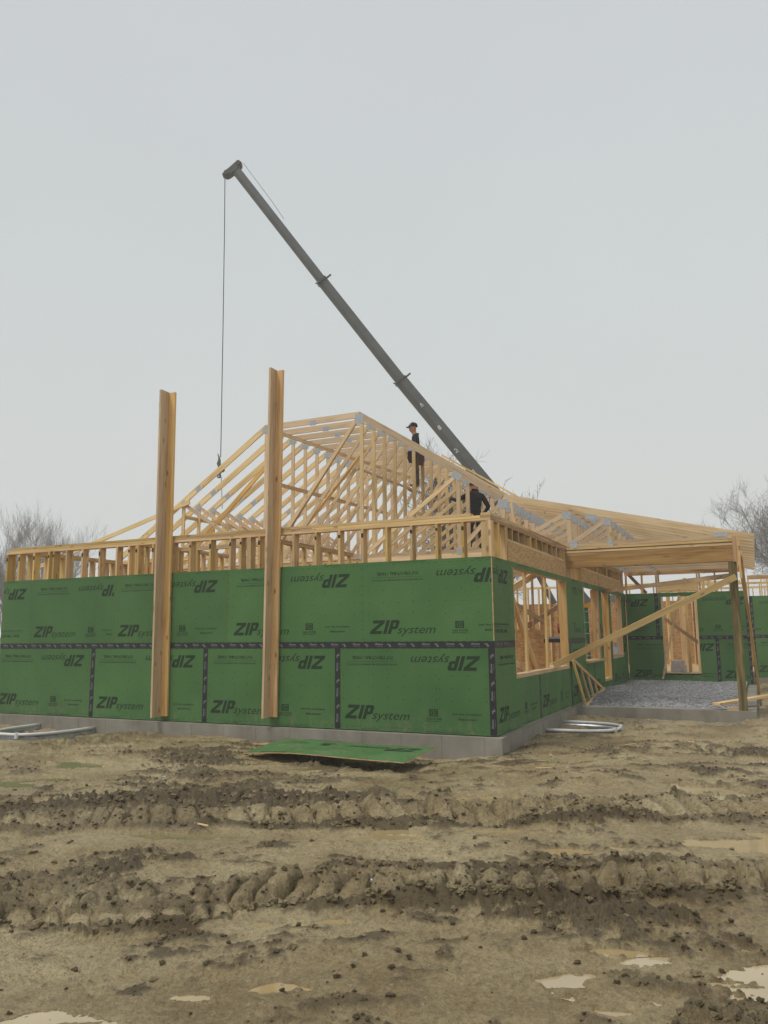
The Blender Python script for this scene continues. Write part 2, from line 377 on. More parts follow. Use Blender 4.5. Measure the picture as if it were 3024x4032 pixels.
def panel(name, org, ax, nrm, a0, rect, flip=False, parent=None, z0=0.0, holes=()):
    """sheathing sheet. org: world origin of the wall's face, ax: unit vector along the wall, nrm: outward normal.
    a0: where the full sheet starts along the wall, rect: (a_min, a_max, z_min, z_max) of what is kept; holes: rects cut away"""
    ax, nrm, org = Vector(ax), Vector(nrm), Vector(org); b = MB(); bid = random.random()
    cells = [rect]
    for h in holes:
        nc = []
        for (x0, x1, y0, y1) in cells:
            hx0, hx1, hy0, hy1 = max(x0, h[0]), min(x1, h[1]), max(y0, h[2]), min(y1, h[3])
            if hx0 >= hx1 or hy0 >= hy1: nc.append((x0, x1, y0, y1)); continue
            if x0 < hx0: nc.append((x0, hx0, y0, y1))
            if hx1 < x1: nc.append((hx1, x1, y0, y1))
            if y0 < hy0: nc.append((hx0, hx1, y0, hy0))
            if hy1 < y1: nc.append((hx0, hx1, hy1, y1))
        cells = nc
    T = .011
    W = lambda a, z, d: org + ax*a + Vector((0, 0, z)) + nrm*d
    g = .0012
    rx0, rx1, ry0, ry1 = rect
    for (x0, x1, y0, y1) in cells:
        x0_ = x0+g if abs(x0-rx0) < 1e-6 else x0; x1_ = x1-g if abs(x1-rx1) < 1e-6 else x1
        y0_ = y0+g if abs(y0-ry0) < 1e-6 else y0; y1_ = y1-g if abs(y1-ry1) < 1e-6 else y1
        P = [W(x0_, y0_, 0), W(x1_, y0_, 0), W(x1_, y1_, 0), W(x0_, y1_, 0)]; Q = [W(x0_, y0_, -T), W(x1_, y0_, -T), W(x1_, y1_, -T), W(x0_, y1_, -T)]
        b.face(P, [(0, 0), (1, 0), (1, 1), (0, 1)], bid, 0); b.face(Q[::-1], None, bid, 2)
        for i in range(4):
            j = (i+1) % 4; b.face([P[j], P[i], Q[i], Q[j]], None, bid, 2)
        for p in (LAYOUTF if flip else LAYOUT):
            q = clip_poly([(x+a0, y+z0) for x, y in p], x0_, x1_, y0_, y1_)
            if len(q) > 2: b.face([W(u, v, .0015) for u, v in q], None, bid, 1)
    return b.build(name, [M_GREEN, M_INK, M_OSBH], parent)
def tape(org, ax, nrm, a0, a1, z0, z1, parent, horiz=True, proud=.003):
    ax, nrm, org = Vector(ax), Vector(nrm), Vector(org); b = MB(); W = lambda a, z, d: org + ax*a + Vector((0, 0, z)) + nrm*d
    P = [W(a0, z0, proud), W(a1, z0, proud), W(a1, z1, proud), W(a0, z1, proud)]; Q = [W(a0, z0, .0004), W(a1, z0, .0004), W(a1, z1, .0004), W(a0, z1, .0004)]
    b.face(P)
    for i in range(4):
        j = (i+1) % 4; b.face([P[j], P[i], Q[i], Q[j]])
    L = (a1-a0) if horiz else (z1-z0); q = .08
    while q < L-.25:
        ps = text_polys('ZIPsystem', .13, .035, .3, .04, 1) + shift(text_polys('FLASHING TAPE', .11, .012, 0, 0, 1), .02, -.018)
        ps += shift([[(0, 0), (.03, 0), (.03, .014), (0, .014)], [(.03, -.03), (.045, -.03), (.045, .014), (.03, .014)], [(.05, -.03), (.062, -.03), (.062, -.005), (.05, -.005)]], .20, .012)
        for p in ps:
            for_ = []
            for (x, y) in p:
                if horiz: for_.append(W(a0+q+x, (z0+z1)/2-.01+y, proud+.0012))
                else: for_.append(W((a0+a1)/2+.012-y, z0+q+x, proud+.0012))
            b.face(for_, None, .5, 1)
        q += .37
    return b.build('seam_tape', [M_TAPE, M_TPRINT], parent)

# ------------------------------------------------------------------ ground height
def hashf(ix, iy, seed):
    h = (ix.astype(np.int64)*374761393 + iy.astype(np.int64)*668265263 + seed*1274126177) & 0xffffffff
    h = ((h ^ (h >> 13))*1274126177) & 0xffffffff; h = (h ^ (h >> 16)) & 0xffffffff
    return h/4294967295.0
def vnoise(x, y, seed=0):
    ix, iy = np.floor(x), np.floor(y); fx, fy = x-ix, y-iy; fx = fx*fx*(3-2*fx); fy = fy*fy*(3-2*fy)
    a = hashf(ix, iy, seed); b = hashf(ix+1, iy, seed); c = hashf(ix, iy+1, seed); d = hashf(ix+1, iy+1, seed)
    return (a+(b-a)*fx)*(1-fy)+(c+(d-c)*fx)*fy
def fbm(x, y, sc, oct_=4, seed=0, gain=.5):
    s = 0; a = 1; n = 0
    for i in range(oct_):
        ca, sa = math.cos(i*1.1+.3), math.sin(i*1.1+.3); k = sc*2.03**i
        s = s + a*(vnoise((x*ca-y*sa)*k+17*i, (x*sa+y*ca)*k-9*i, seed+i)-.5); n += a; a *= gain
    return s/n*2
def clods(x, y, sc, seed, dens=.6):
    X, Y = x*sc, y*sc; ix, iy = np.floor(X), np.floor(Y); best = np.zeros_like(X)
    for dx in (-1, 0, 1):
        for dy in (-1, 0, 1):
            jx, jy = ix+dx, iy+dy
            px = jx+.15+.7*hashf(jx, jy, seed); py = jy+.15+.7*hashf(jx, jy, seed+1); r = .28+.42*hashf(jx, jy, seed+2)
            on_ = hashf(jx, jy, seed+3) < dens; st = .7+.6*hashf(jx, jy, seed+4)
            d2 = ((X-px)**2*st+(Y-py)**2/st)/(r*r)
            best = np.maximum(best, np.where(on_, np.sqrt(np.maximum(0, 1-d2))*r, 0))
    return best
def sstep(a, b, v):
    t = np.clip((v-a)/(b-a), 0, 1); return t*t*(3-2*t)
PUD = [  # s, d, half-length s, half-width d, level offset, tint
    (1.30, 8.30, .62, .16, -.012, 0), (1.95, 8.62, .22, .10, -.010, 0), (3.38, 8.60, .20, .36, -.004, 2), (2.95, 6.60, .80, .20, -.010, 2),
    (1.74, 4.14, .62, .25, -.004, 2), (-1.75, 3.66, .42, .16, -.006, 2), (-.36, 4.05, .18, .06, -.008, 0), (-.95, 3.98, .09, .025, -.008, 0),
    (-4.45, 9.40, .62, .36, -.010, 1), (-4.1, 10.7, .5, .22, -.010, 1), (-.48, 4.90, .30, .055, -.010, 0), (.05, 6.88, .36, .09, -.010, 0), (.60, 7.06, .85, .07, -.012, 0),
    (1.15, 6.42, .30, .06, -.010, 0), (-1.7, 6.98, .45, .11, -.012, 1), (1.18, 4.46, .20, .035, -.008, 0), (1.02, 3.78, .10, .03, -.008, 0), (.15, 9.0, .35, .10, -.012, 1), (-1.15, 10.4, .35, .10, -.012, 1)]
def base_h(x, y):
    h = np.full_like(x, -.225)
    h = h + .05*sstep(-1.0, 4.5, y)*sstep(-.3, .8, x) + .02*sstep(1.5, 4, x)*sstep(3, 5, y)
    h = h - .02*sstep(-4, -9, x)*0
    h = h - .04*np.exp(-(((x+.75)/.6)**2+((y+.25)/.28)**2))
    h = h - .075*np.exp(-(((x+1.85)/1.4)**4+((y+1.05)/.75)**4))
    h = h + .07*np.exp(-(((x-.35)/.35)**2+((y-.9)/.6)**2)) + .10*np.exp(-(((x-.25)/.3)**2+((y-4.2)/.55)**2))
    h = h + .06*np.exp(-(((x+6.0)/.6)**2+((y+.5)/.3)**2))
    for (cx, cyy, rx, ry) in ((.6, 2.91, .42, .54), (-7.74, -.7, .54, .48)):   # inside the window wells
        h = h - .45*(1-sstep(.75, 1.05, np.sqrt(((x-cx)/rx)**2+((y-cyy)/ry)**2)))
    return h
def sd(x, y): return (x-CAM.x)*cy+(y-CAM.y)*sy, -(x-CAM.x)*sy+(y-CAM.y)*cy
def ground_h(x, y, fine=True):
    s, d = sd(x, y); h = base_h(x, y)
    h = h + .07*fbm(x, y, .45, 3, 3)*sstep(30, 12, d) + .045*fbm(x, y, 1.8, 4, 8)*sstep(40, 14, d)
    pm = np.zeros_like(h); ring = np.zeros_like(h); deep = np.zeros_like(h)
    wob = .55*fbm(x, y, 1.7, 3, 40)+.85*fbm(s*.45, d, 6.0, 5, 44, .6)
    for (ps, pd, a, b, lv, ti) in PUD:
        ps, pd, b = ps*.952, pd*.952, b*1.1
        q = np.sqrt(((s-ps)/a)**2+((d-pd)/b)**2)+wob*1.6; pm = np.maximum(pm, 1-sstep(.62, .98, q+np.clip(wob*np.clip(q*1.6, .2, 1), -.50, 2)*(.55 if ti == 2 else 1))); ring = np.maximum(ring, 1-sstep(1.75, 2.6, q))
        if ti == 2: deep = np.maximum(deep, 1-sstep(.6, 1.0, q))
    wA = .06*fbm(s, d*0+5, .5, 2, 60); wB = .08*fbm(s, d*0+9, .45, 2, 70)
    def track(c, hw, seed, amp, slant, spacing, presence):
        # one wheel track: tread lugs pressed up between two crumbled berms
        v = (d-c)/hw; inside = 1-sstep(.80, 1.05, np.abs(v))
        ph = (s + slant*v*hw + .16*fbm(s, d*.4, 1.1, 2, seed+5) + .035*fbm(s, d, 9, 3, seed+6))/spacing; fr = ph-np.floor(ph)
        li = hashf(np.floor(ph), np.floor(ph)*0, seed); l2 = hashf(np.floor(ph), np.floor(ph)*0, seed+50)
        q1 = np.clip(1-((fr-.5)/(.40+.09*l2))**2, 0, 1)**.38
        lug = q1*(.6+.55*li)*np.clip(1-(np.abs(v-(l2-.5)*.35))**3, 0, 1)*(.85+.3*vnoise(s*7, d*7, seed+7))
        berm = np.exp(-((v-1.15)/.22)**2)*.6+np.exp(-((v+1.22)/.26)**2)
        br = .35+.75*vnoise(s*1.3, s*0+seed, seed+9)
        return presence*(inside*(-.045+amp*lug)), presence*berm*br, presence*inside
    pA1 = .35+.65*sstep(-3.2, -1.0, s)*(1-sstep(3.9, 4.6, s)*.3)
    a1, bA1, iA1 = track(7.25+wA+.18*sstep(1.0, 3.0, s), .30, 100, .13, .30, .20, pA1)
    a2, bA2, iA2 = track(8.05+wA, .18, 200, .10, -.3, .20, 1-.75*sstep(-.4, .6, s))
    b1, bB1, iB1 = track(5.35+wB-.06*sstep(-.5, -1.6, s), .27, 300, .13, -.30, .19, .45+.55*sstep(-1.3, -.6, s))
    b2, bB2, iB2 = track(4.93+wB, .15, 400, .09, .3, .17, 1-.8*sstep(-1.3, -.7, s))
    rough = np.clip(bA1+bA2+bB1+bB2, 0, 1.4)
    lugm = np.clip(iA1+iB1, 0, 1)
    h = h+a1+a2+b1+b2+.045*rough
    ground_h.rough = rough; ground_h.lug = lugm
    patch = np.clip(sstep(.0, .16, fbm(x, y, 1.0, 5, 21, .6)), .10, 1)*sstep(15, 9, d)*(1-.75*np.exp(-((d-6.35)/.55)**2))*(1-.5*np.exp(-((d-9.3)/.7)**2))
    if fine:
        e = h*0
        e = e + rough*(.055*clods(s, d, 6, 31)+.035*clods(s, d, 11, 37, .8)+.018*clods(s, d, 22, 41, .85)+.010*clods(s, d, 42, 43, .8))
        e = e + lugm*(.03*clods(s, d, 9, 53, .4)+.012*clods(s, d, 21, 54, .5)-.03*(1-sstep(.0, .05, np.abs(fbm(s, d, 5, 3, 57)))))*(.4+vnoise(s*3, d*3, 5))
        e = e + patch*(1-.85*lugm)*(.05*clods(s, d, 11, 61, .5)+.036*clods(s, d, 23, 67, .75)+.020*clods(s, d, 45, 68, .8))
        bl = np.abs(fbm(x, y, 5, 3, 112, .5))+.6*np.abs(fbm(x, y, 12, 3, 118, .5))+.35*np.abs(fbm(x, y, 27, 3, 121, .5))
        e = e + (bl-.25)*(.015+.05*rough+.035*patch*(1-lugm)+.035*lugm)
        e = e + .030*fbm(x, y, 6, 6, 12, .68) + .012*np.maximum(0, fbm(x, y, 16, 3, 15))*patch + .045*fbm(s*.4, d, 4.5, 5, 19, .6)
        e = e + .05*(clods(s, d, 1.1, 91, .10)>.18)*clods(s, d, 12, 95, .8)
        h = h + e*(1-.6*pm)*sstep(60, 20, d)
    base = base_h(x, y)
    h = h*(1-ring)+(base+np.clip(.5*(h-base), -.003, .05)+.002)*ring
    h = h*(1-pm)+(base-.016+np.clip(.35*(h-base), -.01, .03)*(1-deep)-.02*deep)*pm
    return h

# ------------------------------------------------------------------ ground sheet (polar tessellation, fine where the track bed is)
def mesh_grid(X, Y, Z, wrap, name, mats, smooth=True, mi=None):
    R_, K = X.shape; me = bpy.data.meshes.new(name); n = R_*K
    co = np.stack([X, Y, Z], -1).reshape(-1).astype(np.float32)
    i = np.arange(R_-1)[:, None]; j = np.arange(K if wrap else K-1)[None, :]; j2 = (j+1) % K
    f = np.stack([i*K+j, i*K+j2, (i+1)*K+j2, (i+1)*K+j], -1).reshape(-1, 4).astype(np.int32)
    me.vertices.add(n); me.vertices.foreach_set('co', co)
    me.loops.add(f.size); me.loops.foreach_set('vertex_index', f.reshape(-1))
    me.polygons.add(len(f)); me.polygons.foreach_set('loop_start', np.arange(0, f.size, 4, dtype=np.int32))
    me.update(calc_edges=True); me.validate()
    me.polygons.foreach_set('use_smooth', np.full(len(me.polygons), smooth))
    for q in mats: me.materials.append(q)
    ob = bpy.data.objects.new(name, me); C.objects.link(ob); return ob

def mud_mat():
    m, t, b = newmat('wet clay mud', .55, .5)
    go = N(t, 'ShaderNodeNewGeometry')
    n1 = N(t, 'ShaderNodeTexNoise', Scale=.9, Detail=6.0, Roughness=.6); t.links.new(go.outputs['Position'], n1.inputs['Vector'])
    n2 = N(t, 'ShaderNodeTexNoise', Scale=14.0, Detail=6.0, Roughness=.7); t.links.new(go.outputs['Position'], n2.inputs['Vector'])
    n3 = N(t, 'ShaderNodeTexNoise', Scale=120.0, Detail=4.0, Roughness=.7); t.links.new(go.outputs['Position'], n3.inputs['Vector'])
    at = N(t, 'ShaderNodeAttribute'); at.attribute_name = 'wet'
    c1 = ramp(t, n1.outputs['Fac'], ((.36, (.34, .25, .115)), (.50, (.48, .375, .19)), (.66, (.61, .505, .285))))
    c2 = ramp(t, n2.outputs['Fac'], ((.35, (.62, .60, .56)), (.62, (1.0, 1.0, 1.0))))
    c = mixc(t, .75, c1, c2, 'MULTIPLY')
    c = mixc(t, mapr(t, n3.outputs['Fac'], .45, .65, 0, .55), c, (.17, .125, .07))
    n4 = N(t, 'ShaderNodeTexNoise', Scale=38.0, Detail=5.0, Roughness=.75); t.links.new(go.outputs['Position'], n4.inputs['Vector'])
    c = mixc(t, mapr(t, n4.outputs['Fac'], .52, .60, 0, .55), c, (.15, .11, .055))
    c = mixc(t, mapr(t, n4.outputs['Fac'], .44, .36, 0, .5), c, (.50, .43, .29))
    c = mixc(t, math_(t, 'MULTIPLY', at.outputs['Fac'], .86), c, (.080, .054, .021))
    t.links.new(c, b.inputs['Base Color'])
    t.links.new(mapr(t, n1.outputs['Fac'], .35, .65, .34, .68), b.inputs['Roughness'])
    g = math_(t, 'ADD', math_(t, 'MULTIPLY', n4.outputs['Fac'], 1.0), math_(t, 'MULTIPLY', n3.outputs['Fac'], .35))
    bump(t, b, g, .030, 1.0)
    return m
M_MUD = mud_mat()
ang_f = np.radians(np.concatenate([np.arange(-180, -60, 4), np.arange(-60, -31, .6), np.linspace(-31, 31, 900), np.arange(31.6, 60, .6), np.arange(60, 180, 4)]))
rad = np.concatenate([[.05, .8, 1.6, 2.3, 2.8], 3.1*np.exp(np.arange(0, math.log(13/3.1), .0036)), 13*np.exp(np.arange(.01, math.log(60/13), .011)), 60*np.exp(np.linspace(.06, math.log(1500/60), 36))])
RR, AA = np.meshgrid(rad, ang_f, indexing='ij')
Sx, Dy = RR*np.sin(AA), RR*np.cos(AA)
GX = CAM.x+Sx*cy-Dy*sy; GY = CAM.y+Sx*sy+Dy*cy
GZ = ground_h(GX, GY)
ground = mesh_grid(GX, GY, GZ, True, 'ground', [M_MUD]); tag(ground, kind='structure', label='churned wet brown mud with tyre ruts')
sm, dm = sd(GX, GY); LUGM = ground_h.lug; BERM = ground_h.rough
Hlow = ground_h(GX, GY, False)
wet = np.clip(np.maximum(sstep(.008, .024, GZ-Hlow), sstep(.28, .5, BERM))*(.8+.5*fbm(GX, GY, .7, 2, 77))*(1-.75*LUGM), 0, 1)
a_ = ground.data.attributes.new('wet', 'FLOAT', 'POINT'); a_.data.foreach_set('value', wet.reshape(-1).astype(np.float32))

def water(name, col, rough):
    m, t, b = newmat(name, rough, .8)
    go = N(t, 'ShaderNodeNewGeometry'); n = N(t, 'ShaderNodeTexNoise', Scale=3.0, Detail=3.0); t.links.new(go.outputs['Position'], n.inputs['Vector'])
    t.links.new(ramp(t, n.outputs['Fac'], ((.3, tuple(c*.85 for c in col)), (.7, col))), b.inputs['Base Color'])
    n2 = N(t, 'ShaderNodeTexNoise', Scale=14.0, Detail=2.0); t.links.new(go.outputs['Position'], n2.inputs['Vector']); bump(t, b, n2.outputs['Fac'], .002, .3)
    return m
WAT = [water('muddy puddle water', (.38, .28, .135), .06), water('greenish puddle water', (.22, .19, .09), .12), water('milky puddle water', (.44, .35, .20), .04)]
for kp, (ps, pd, a, b, lv, ti) in enumerate(PUD):
    ps, pd, b = ps*.952, pd*.952, b*1.1
    x0 = CAM.x+ps*cy-pd*sy; y0 = CAM.y+ps*sy+pd*cy
    z0 = float(base_h(np.array([x0]), np.array([y0]))[0])-.005-.0006*(kp % 5)
    mb = MB(); pts = []
    for k in range(60):
        th = k/60*2*math.pi; q = 1.58+.05*math.sin(3*th+ps)+.06*math.sin(5*th+pd)
        s_, d_ = ps+a*q*math.cos(th), pd+b*q*math.sin(th)
        pts.append(Vector((CAM.x+s_*cy-d_*sy, CAM.y+s_*sy+d_*cy, z0)))
    mb.face(pts); w = mb.build('puddle', WAT[ti]); tag(w, kind='structure', label='shallow muddy puddle')

# loose clods of mud, uncountable
ico = []
def ico_pts(n=14):
    P = []; ga = math.pi*(3-math.sqrt(5))
    for i in range(n):
        z = 1-2*(i+.5)/n; r = math.sqrt(1-z*z); P.append((r*math.cos(ga*i), r*math.sin(ga*i), z))
    return P
import bmesh
def hull(P):
    bm = bmesh.new()
    for p in P: bm.verts.new(p)
    bmesh.ops.convex_hull(bm, input=bm.verts); bm.verts.ensure_lookup_table(); bm.verts.index_update()
    V = np.array([v.co[:] for v in bm.verts]); F = [tuple(v.index for v in f.verts) for f in bm.faces]; bm.free(); return V, F
LUMPS = []
for k in range(14):
    bm = bmesh.new(); bmesh.ops.create_icosphere(bm, subdivisions=3 if k < 5 else 2, radius=1); o3 = Vector((k*7.1, k*3.3, 0))
    for v in bm.verts:
        n_ = mnoise.noise(v.co*1.1+o3)*.55+mnoise.noise(v.co*2.9+o3)*.75
        v.co = v.co*(1+n_); v.co.z *= .72; v.co.x *= 1.15
    bm.verts.index_update(); LUMPS.append((np.array([v.co[:] for v in bm.verts]), [tuple(v.index for v in f.verts) for f in bm.faces])); bm.free()
def scatter(name, mat, pts, sizes, zsquash=1.0, attr=None):
    V = []; F = []; off = 0; AT = []
    for (x, y, z), s in zip(pts, sizes):
        v, f = LUMPS[random.randrange(len(LUMPS))]; a = random.uniform(0, 6.28); ca, sa = math.cos(a), math.sin(a)
        w = np.stack([v[:, 0]*ca-v[:, 1]*sa, v[:, 0]*sa+v[:, 1]*ca, v[:, 2]*zsquash], 1)*s + np.array([x, y, z])
        V.append(w); F += [tuple(i+off for i in q) for q in f]; off += len(v)
        if attr is not None: AT.append(np.full(len(v), attr if s > .016 else 1.0, dtype=np.float32))
    V = np.concatenate(V); me = bpy.data.meshes.new(name); me.from_pydata(V.tolist(), [], F); me.materials.append(mat)
    if attr is not None:
        at = me.attributes.new('wet', 'FLOAT', 'POINT'); at.data.foreach_set('value', np.concatenate(AT))
    ob = bpy.data.objects.new(name, me); C.objects.link(ob); return ob
cs = []; sz = []
n_try = 90000
s_r = RNG.uniform(-6.5, 6.5, n_try); d_r = 3.2*np.exp(RNG.uniform(0, math.log(12/3.2), n_try))
X_ = CAM.x+s_r*cy-d_r*sy; Y_ = CAM.y+s_r*sy+d_r*cy
hf = ground_h(X_, Y_); rg_ = ground_h.rough; hl = ground_h(X_, Y_, False); rel = hf-hl
keep = (np.abs(s_r) < d_r*.62+.3) & (RNG.uniform(0, 1, n_try) < np.where(rg_ > .45, .62, np.where(rel > .022, .34, np.where(rel > .012, .07, .007)))) & ~((Y_ > -.2) & (X_ < .2))
for x, y, z, rr_ in zip(X_[keep], Y_[keep], hf[keep], rg_[keep]):
    s = .004+.016*random.random()**2.4
    if rr_ > .45: s = .006+.030*random.random()**2.6
    cs.append((x, y, z+s*.15)); sz.append(s)
cl = scatter('mud_clods', M_MUD, cs, sz, 1.0, .45); tag(cl, kind='stuff', label='loose crumbled mud clods along the ruts')
# ------------------------------------------------------------------ foundation
f = MB()
Zt, Zb = -.012, -.75
def slab(mb, x0, x1, y0, y1, z0=Zb, z1=Zt): mb.bx(x0, x1, y0, y1, z0, z1)
fd = thing('foundation', (-4.8, 0, Zb), 'low grey concrete foundation under the long green wall and round its corner', 'foundation')
bxo('foundation_wall', M_CONC, fd, -9.76, .10, -.112, .14, Zb, Zt)
bxo('foundation_wall', M_CONC, fd, -.14, .10, .141, 12.3, Zb, Zt)
# form-panel seams on the concrete: thin raised fins
for x in np.arange(-9.3, 0, .61): bxo('form_seam', M_CONC, fd, x-.003, x+.003, -.1155, -.1119, Zb, Zt-.004)
for y in np.arange(.3, 4.7, .61): bxo('form_seam', M_CONC, fd, .0999, .1035, y-.003, y+.003, Zb, Zt-.004)
pf = thing('porch_foundation', (1.6, 4.8, Zb), 'low concrete curb holding in the gravel bed of the porch', 'foundation')
bxo('foundation_wall', M_CONC, pf, .101, 3.165, 4.80, 5.06, Zb, Zt+.012)
bxo('foundation_wall', M_CONC, pf, 2.96, 3.166, 5.061, 12.38, Zb, Zt+.010)
for x in np.arange(.5, 3.1, .61): bxo('form_seam', M_CONC, pf, x-.003, x+.003, 4.7965, 4.8001, Zb, Zt)

# gravel bed
def gravel_mat():
    m, t, b = newmat('grey crushed stone', .9, .2)
    go = N(t, 'ShaderNodeNewGeometry'); v = N(t, 'ShaderNodeTexVoronoi', Scale=28.0); t.links.new(go.outputs['Position'], v.inputs['Vector'])
    n = N(t, 'ShaderNodeTexNoise', Scale=60.0, Detail=3.0); t.links.new(go.outputs['Position'], n.inputs['Vector'])
    sc_ = N(t, 'ShaderNodeSeparateColor'); t.links.new(v.outputs['Color'], sc_.inputs[0])
    g = math_(t, 'ADD', math_(t, 'MULTIPLY', sc_.outputs[0], .6), math_(t, 'MULTIPLY', n.outputs['Fac'], .4))
    t.links.new(ramp(t, g, ((.15, (.22, .22, .225)), (.5, (.33, .33, .335)), (.85, (.47, .465, .46)))), b.inputs['Base Color']); bump(t, b, v.outputs['Distance'], .02)
    return m
M_GRAV = gravel_mat()
gx, gy = np.meshgrid(np.linspace(.02, 2.955, 90), np.linspace(5.065, 12.37, 200), indexing='ij')
def grav_h(x, y): return -.03+.10*sstep(5.1, 6.5, y)+.03*fbm(x, y, 1.2, 3, 5)+.05*np.exp(-((x-.6)**2+(y-8)**2)/1.2)
gz = grav_h(gx, gy)+.012*fbm(gx, gy, 18, 2, 6)
gb = mesh_grid(gx, gy, gz, False, 'gravel_bed', [M_GRAV]); tag(gb, kind='structure', label='grey crushed stone bed of the porch')
px = RNG.uniform(.05, 2.93, 7500); py = 5.08+(12.3-5.08)*RNG.uniform(0, 1, 7500)**1.3
st = scatter('gravel', M_GRAV, [(x, y, z+.004) for x, y, z in zip(px, py, grav_h(px, py))], [random.uniform(.010, .026) for _ in px], .8)
tag(st, kind='stuff', label='loose grey crushed stones on the porch')
# pebbles and chips around the porch curb
pp = []; ss = []
for k in range(260):
    x = random.uniform(.2, 5.5); y = 4.75-abs(random.gauss(0, .55))
    pp.append((x, y)); ss.append(random.uniform(.006, .02))
pa = np.array(pp); hz = ground_h(pa[:, 0], pa[:, 1])
st = scatter('stone_chips', flat('pale stone chips', (.42, .39, .36), .9, var=.3, scale=9), [(x, y, z) for (x, y), z in zip(pp, hz)], ss, .7); tag(st, kind='stuff', label='pale stone chips strewn before the porch curb')

# ------------------------------------------------------------------ walls
ZT1, ZT2 = 2.987, 3.063
def stud(par, x0, x1, y0, y1, z0, z1, mat=M_STUD, name='stud', mark=None):
    b = MB(); b.bx(x0, x1, y0, y1, z0, z1, None, 0)
    if mark == 'f':   # spray mark on the outer edge
        b.bx(x0+.002, x1-.002, y0-.0015, y0+.003, 2.80+random.uniform(0, .05), 2.885, .5, 1)
    return b.build(name, [mat, M_BLACKM], par)

fw = thing('framed_wall', (-4.8, 0, 0), 'long front wall sheathed in two rows of green printed panels, bare studs along its top', 'wall')
FO, FA, FN = (0, 0, 0), (1, 0, 0), (0, -1, 0)
for a0, a1 in ((-2.438, 0), (-4.876, -2.438), (-7.314, -4.876), (-9.668, -7.314)):
    panel('sheathing_panel', FO, FA, FN, a1-2.438, (a0, a1, 0, 1.219), parent=fw)
for s0, a0, a1, fl in ((-2.02, -2.02, 0, 0), (-4.458, -4.458, -2.02, 0), (-6.896, -6.896, -4.458, 0), (-8.93, -8.93, -6.896, 0), (-11.368, -9.668, -8.93, 1)):
    panel('sheathing_panel', FO, FA, FN, s0, (a0, a1, 1.219, 2.438), bool(fl), fw, 1.219)
tape(FO, FA, FN, -9.668, .004, 1.173, 1.265, fw)
for a in (-2.438, -4.876, -7.314):
    tape(FO, FA, FN, a-.045, a+.045, .01, 1.172, fw, False)
tape(FO, FA, FN, -.09, .004, .01, 1.172, fw, False)
D0, D1 = .012, .152
for x in [-.0215, -.062, -.424, -.822, -1.222, -1.623, -2.024, -2.42, -2.838, -3.237, -3.645, -3.884, -4.06, -4.097, -4.24, -4.451, -4.854, -5.269, -5.651, -6.073, -6.40, -6.442, -6.609, -6.891, -7.295, -7.709, -8.102, -8.427, -8.55, -8.934, -9.324, -9.645]:
    stud(fw, x-.019, x+.019, D0, D1, .04, ZT1-.0375, mark='f' if x < -.3 and random.random() < .8 else None)
bxo('bottom_plate', M_STUD, fw, -9.668, -.012, D0, D1, .001, .039)
bxo('top_plate', M_STUD, fw, -9.668, -.012, D0, D1, ZT1-.037, ZT1)
for a, b_ in ((-9.60, -6.02), (-6.018, -2.9), (-2.898, -.16)): bxo('top_plate', M_HF if a > -6.1 and a < -6 else M_SPF, fw, a, b_, D0, D1, ZT1+.001, ZT2-.038)
for a, b_ in ((-9.55, -7.4), (-7.398, -3.3), (-3.298, -.30)): bxo('top_plate', M_STUD, fw, a, b_, D0-.003, D1, ZT2-.037, ZT2)
# side wall (x = 0)
sw = thing('framed_wall', (0, 6.2, 0), 'side wall running back from the corner with four openings and bare strand board headers', 'wall')
SO, SA, SN = (0, 0, 0), (0, 1, 0), (1, 0, 0)
OP = [(1.04, 4.74, .745, 2.355), (6.36, 8.19, .77, 2.335), (8.55, 9.52, .285, 2.335), (9.80, 11.56, .77, 2.335)]
LST = [0.0, 2.438, 4.877, 7.315, 9.754, 12.30]
for i in range(5):
    a, b_ = LST[i], LST[i+1]; panel('sheathing_panel', SO, SA, SN, a, (a, min(b_, 12.30), 0, 1.219), parent=sw, holes=OP)
for s0, a, b_, fl in ((-1.56, 0, .88, 1), (.88, .88, 5.3, 0), (4.80, 5.3, 7.74, 0), (7.74, 7.74, 10.18, 0), (10.18, 10.18, 12.3, 1)):
    panel('sheathing_panel', SO, SA, SN, s0 if a != 4.80 else 4.8, (a, b_, 1.219, 2.438), bool(fl), sw, 1.219, holes=OP)
for a, b_ in ((.0, 1.04), (4.74, 6.36), (8.19, 8.55), (9.52, 9.80), (11.56, 12.28)): tape(SO, SA, SN, a, b_, 1.173, 1.265, sw)
for a, z1 in ((2.438, .745), (4.877, 1.172), (7.315, .73), (9.754, 1.172)): tape(SO, SA, SN, a-.045, a+.045, .01, z1, sw, False)
tape(SO, SA, SN, 12.19, 12.285, .05, 2.43, sw, False, .0045)
bxo('corner_edge', M_OSBH, sw, -.0115, .0018, -.0018, .0105, 1.27, 2.435)
X0, X1 = -.152, -.012
for y in (.04, .40, .44, .79, 4.76, 4.80, 5.22, 5.60, 5.98, 6.18, 6.30, 8.23, 8.29, 8.47, 9.56, 9.62, 9.72, 11.60, 11.66, 11.98, 12.2):
    y0, y1 = y-.019, y+.019
    stud(sw, X0, X1, y0, y1, .04, ZT1-.0375, M_STUD)
bxo('corner_post', M_SPF, sw, -.0105, -.0895+.0785+.001, .0, .010, 2.44, ZT1-.038) if False else None
for a, b_ in ((.82, 1.04),): 
    for y in (.90, .96, 1.01): stud(sw, X0, X1, y-.019, y+.019, .04, 2.36)
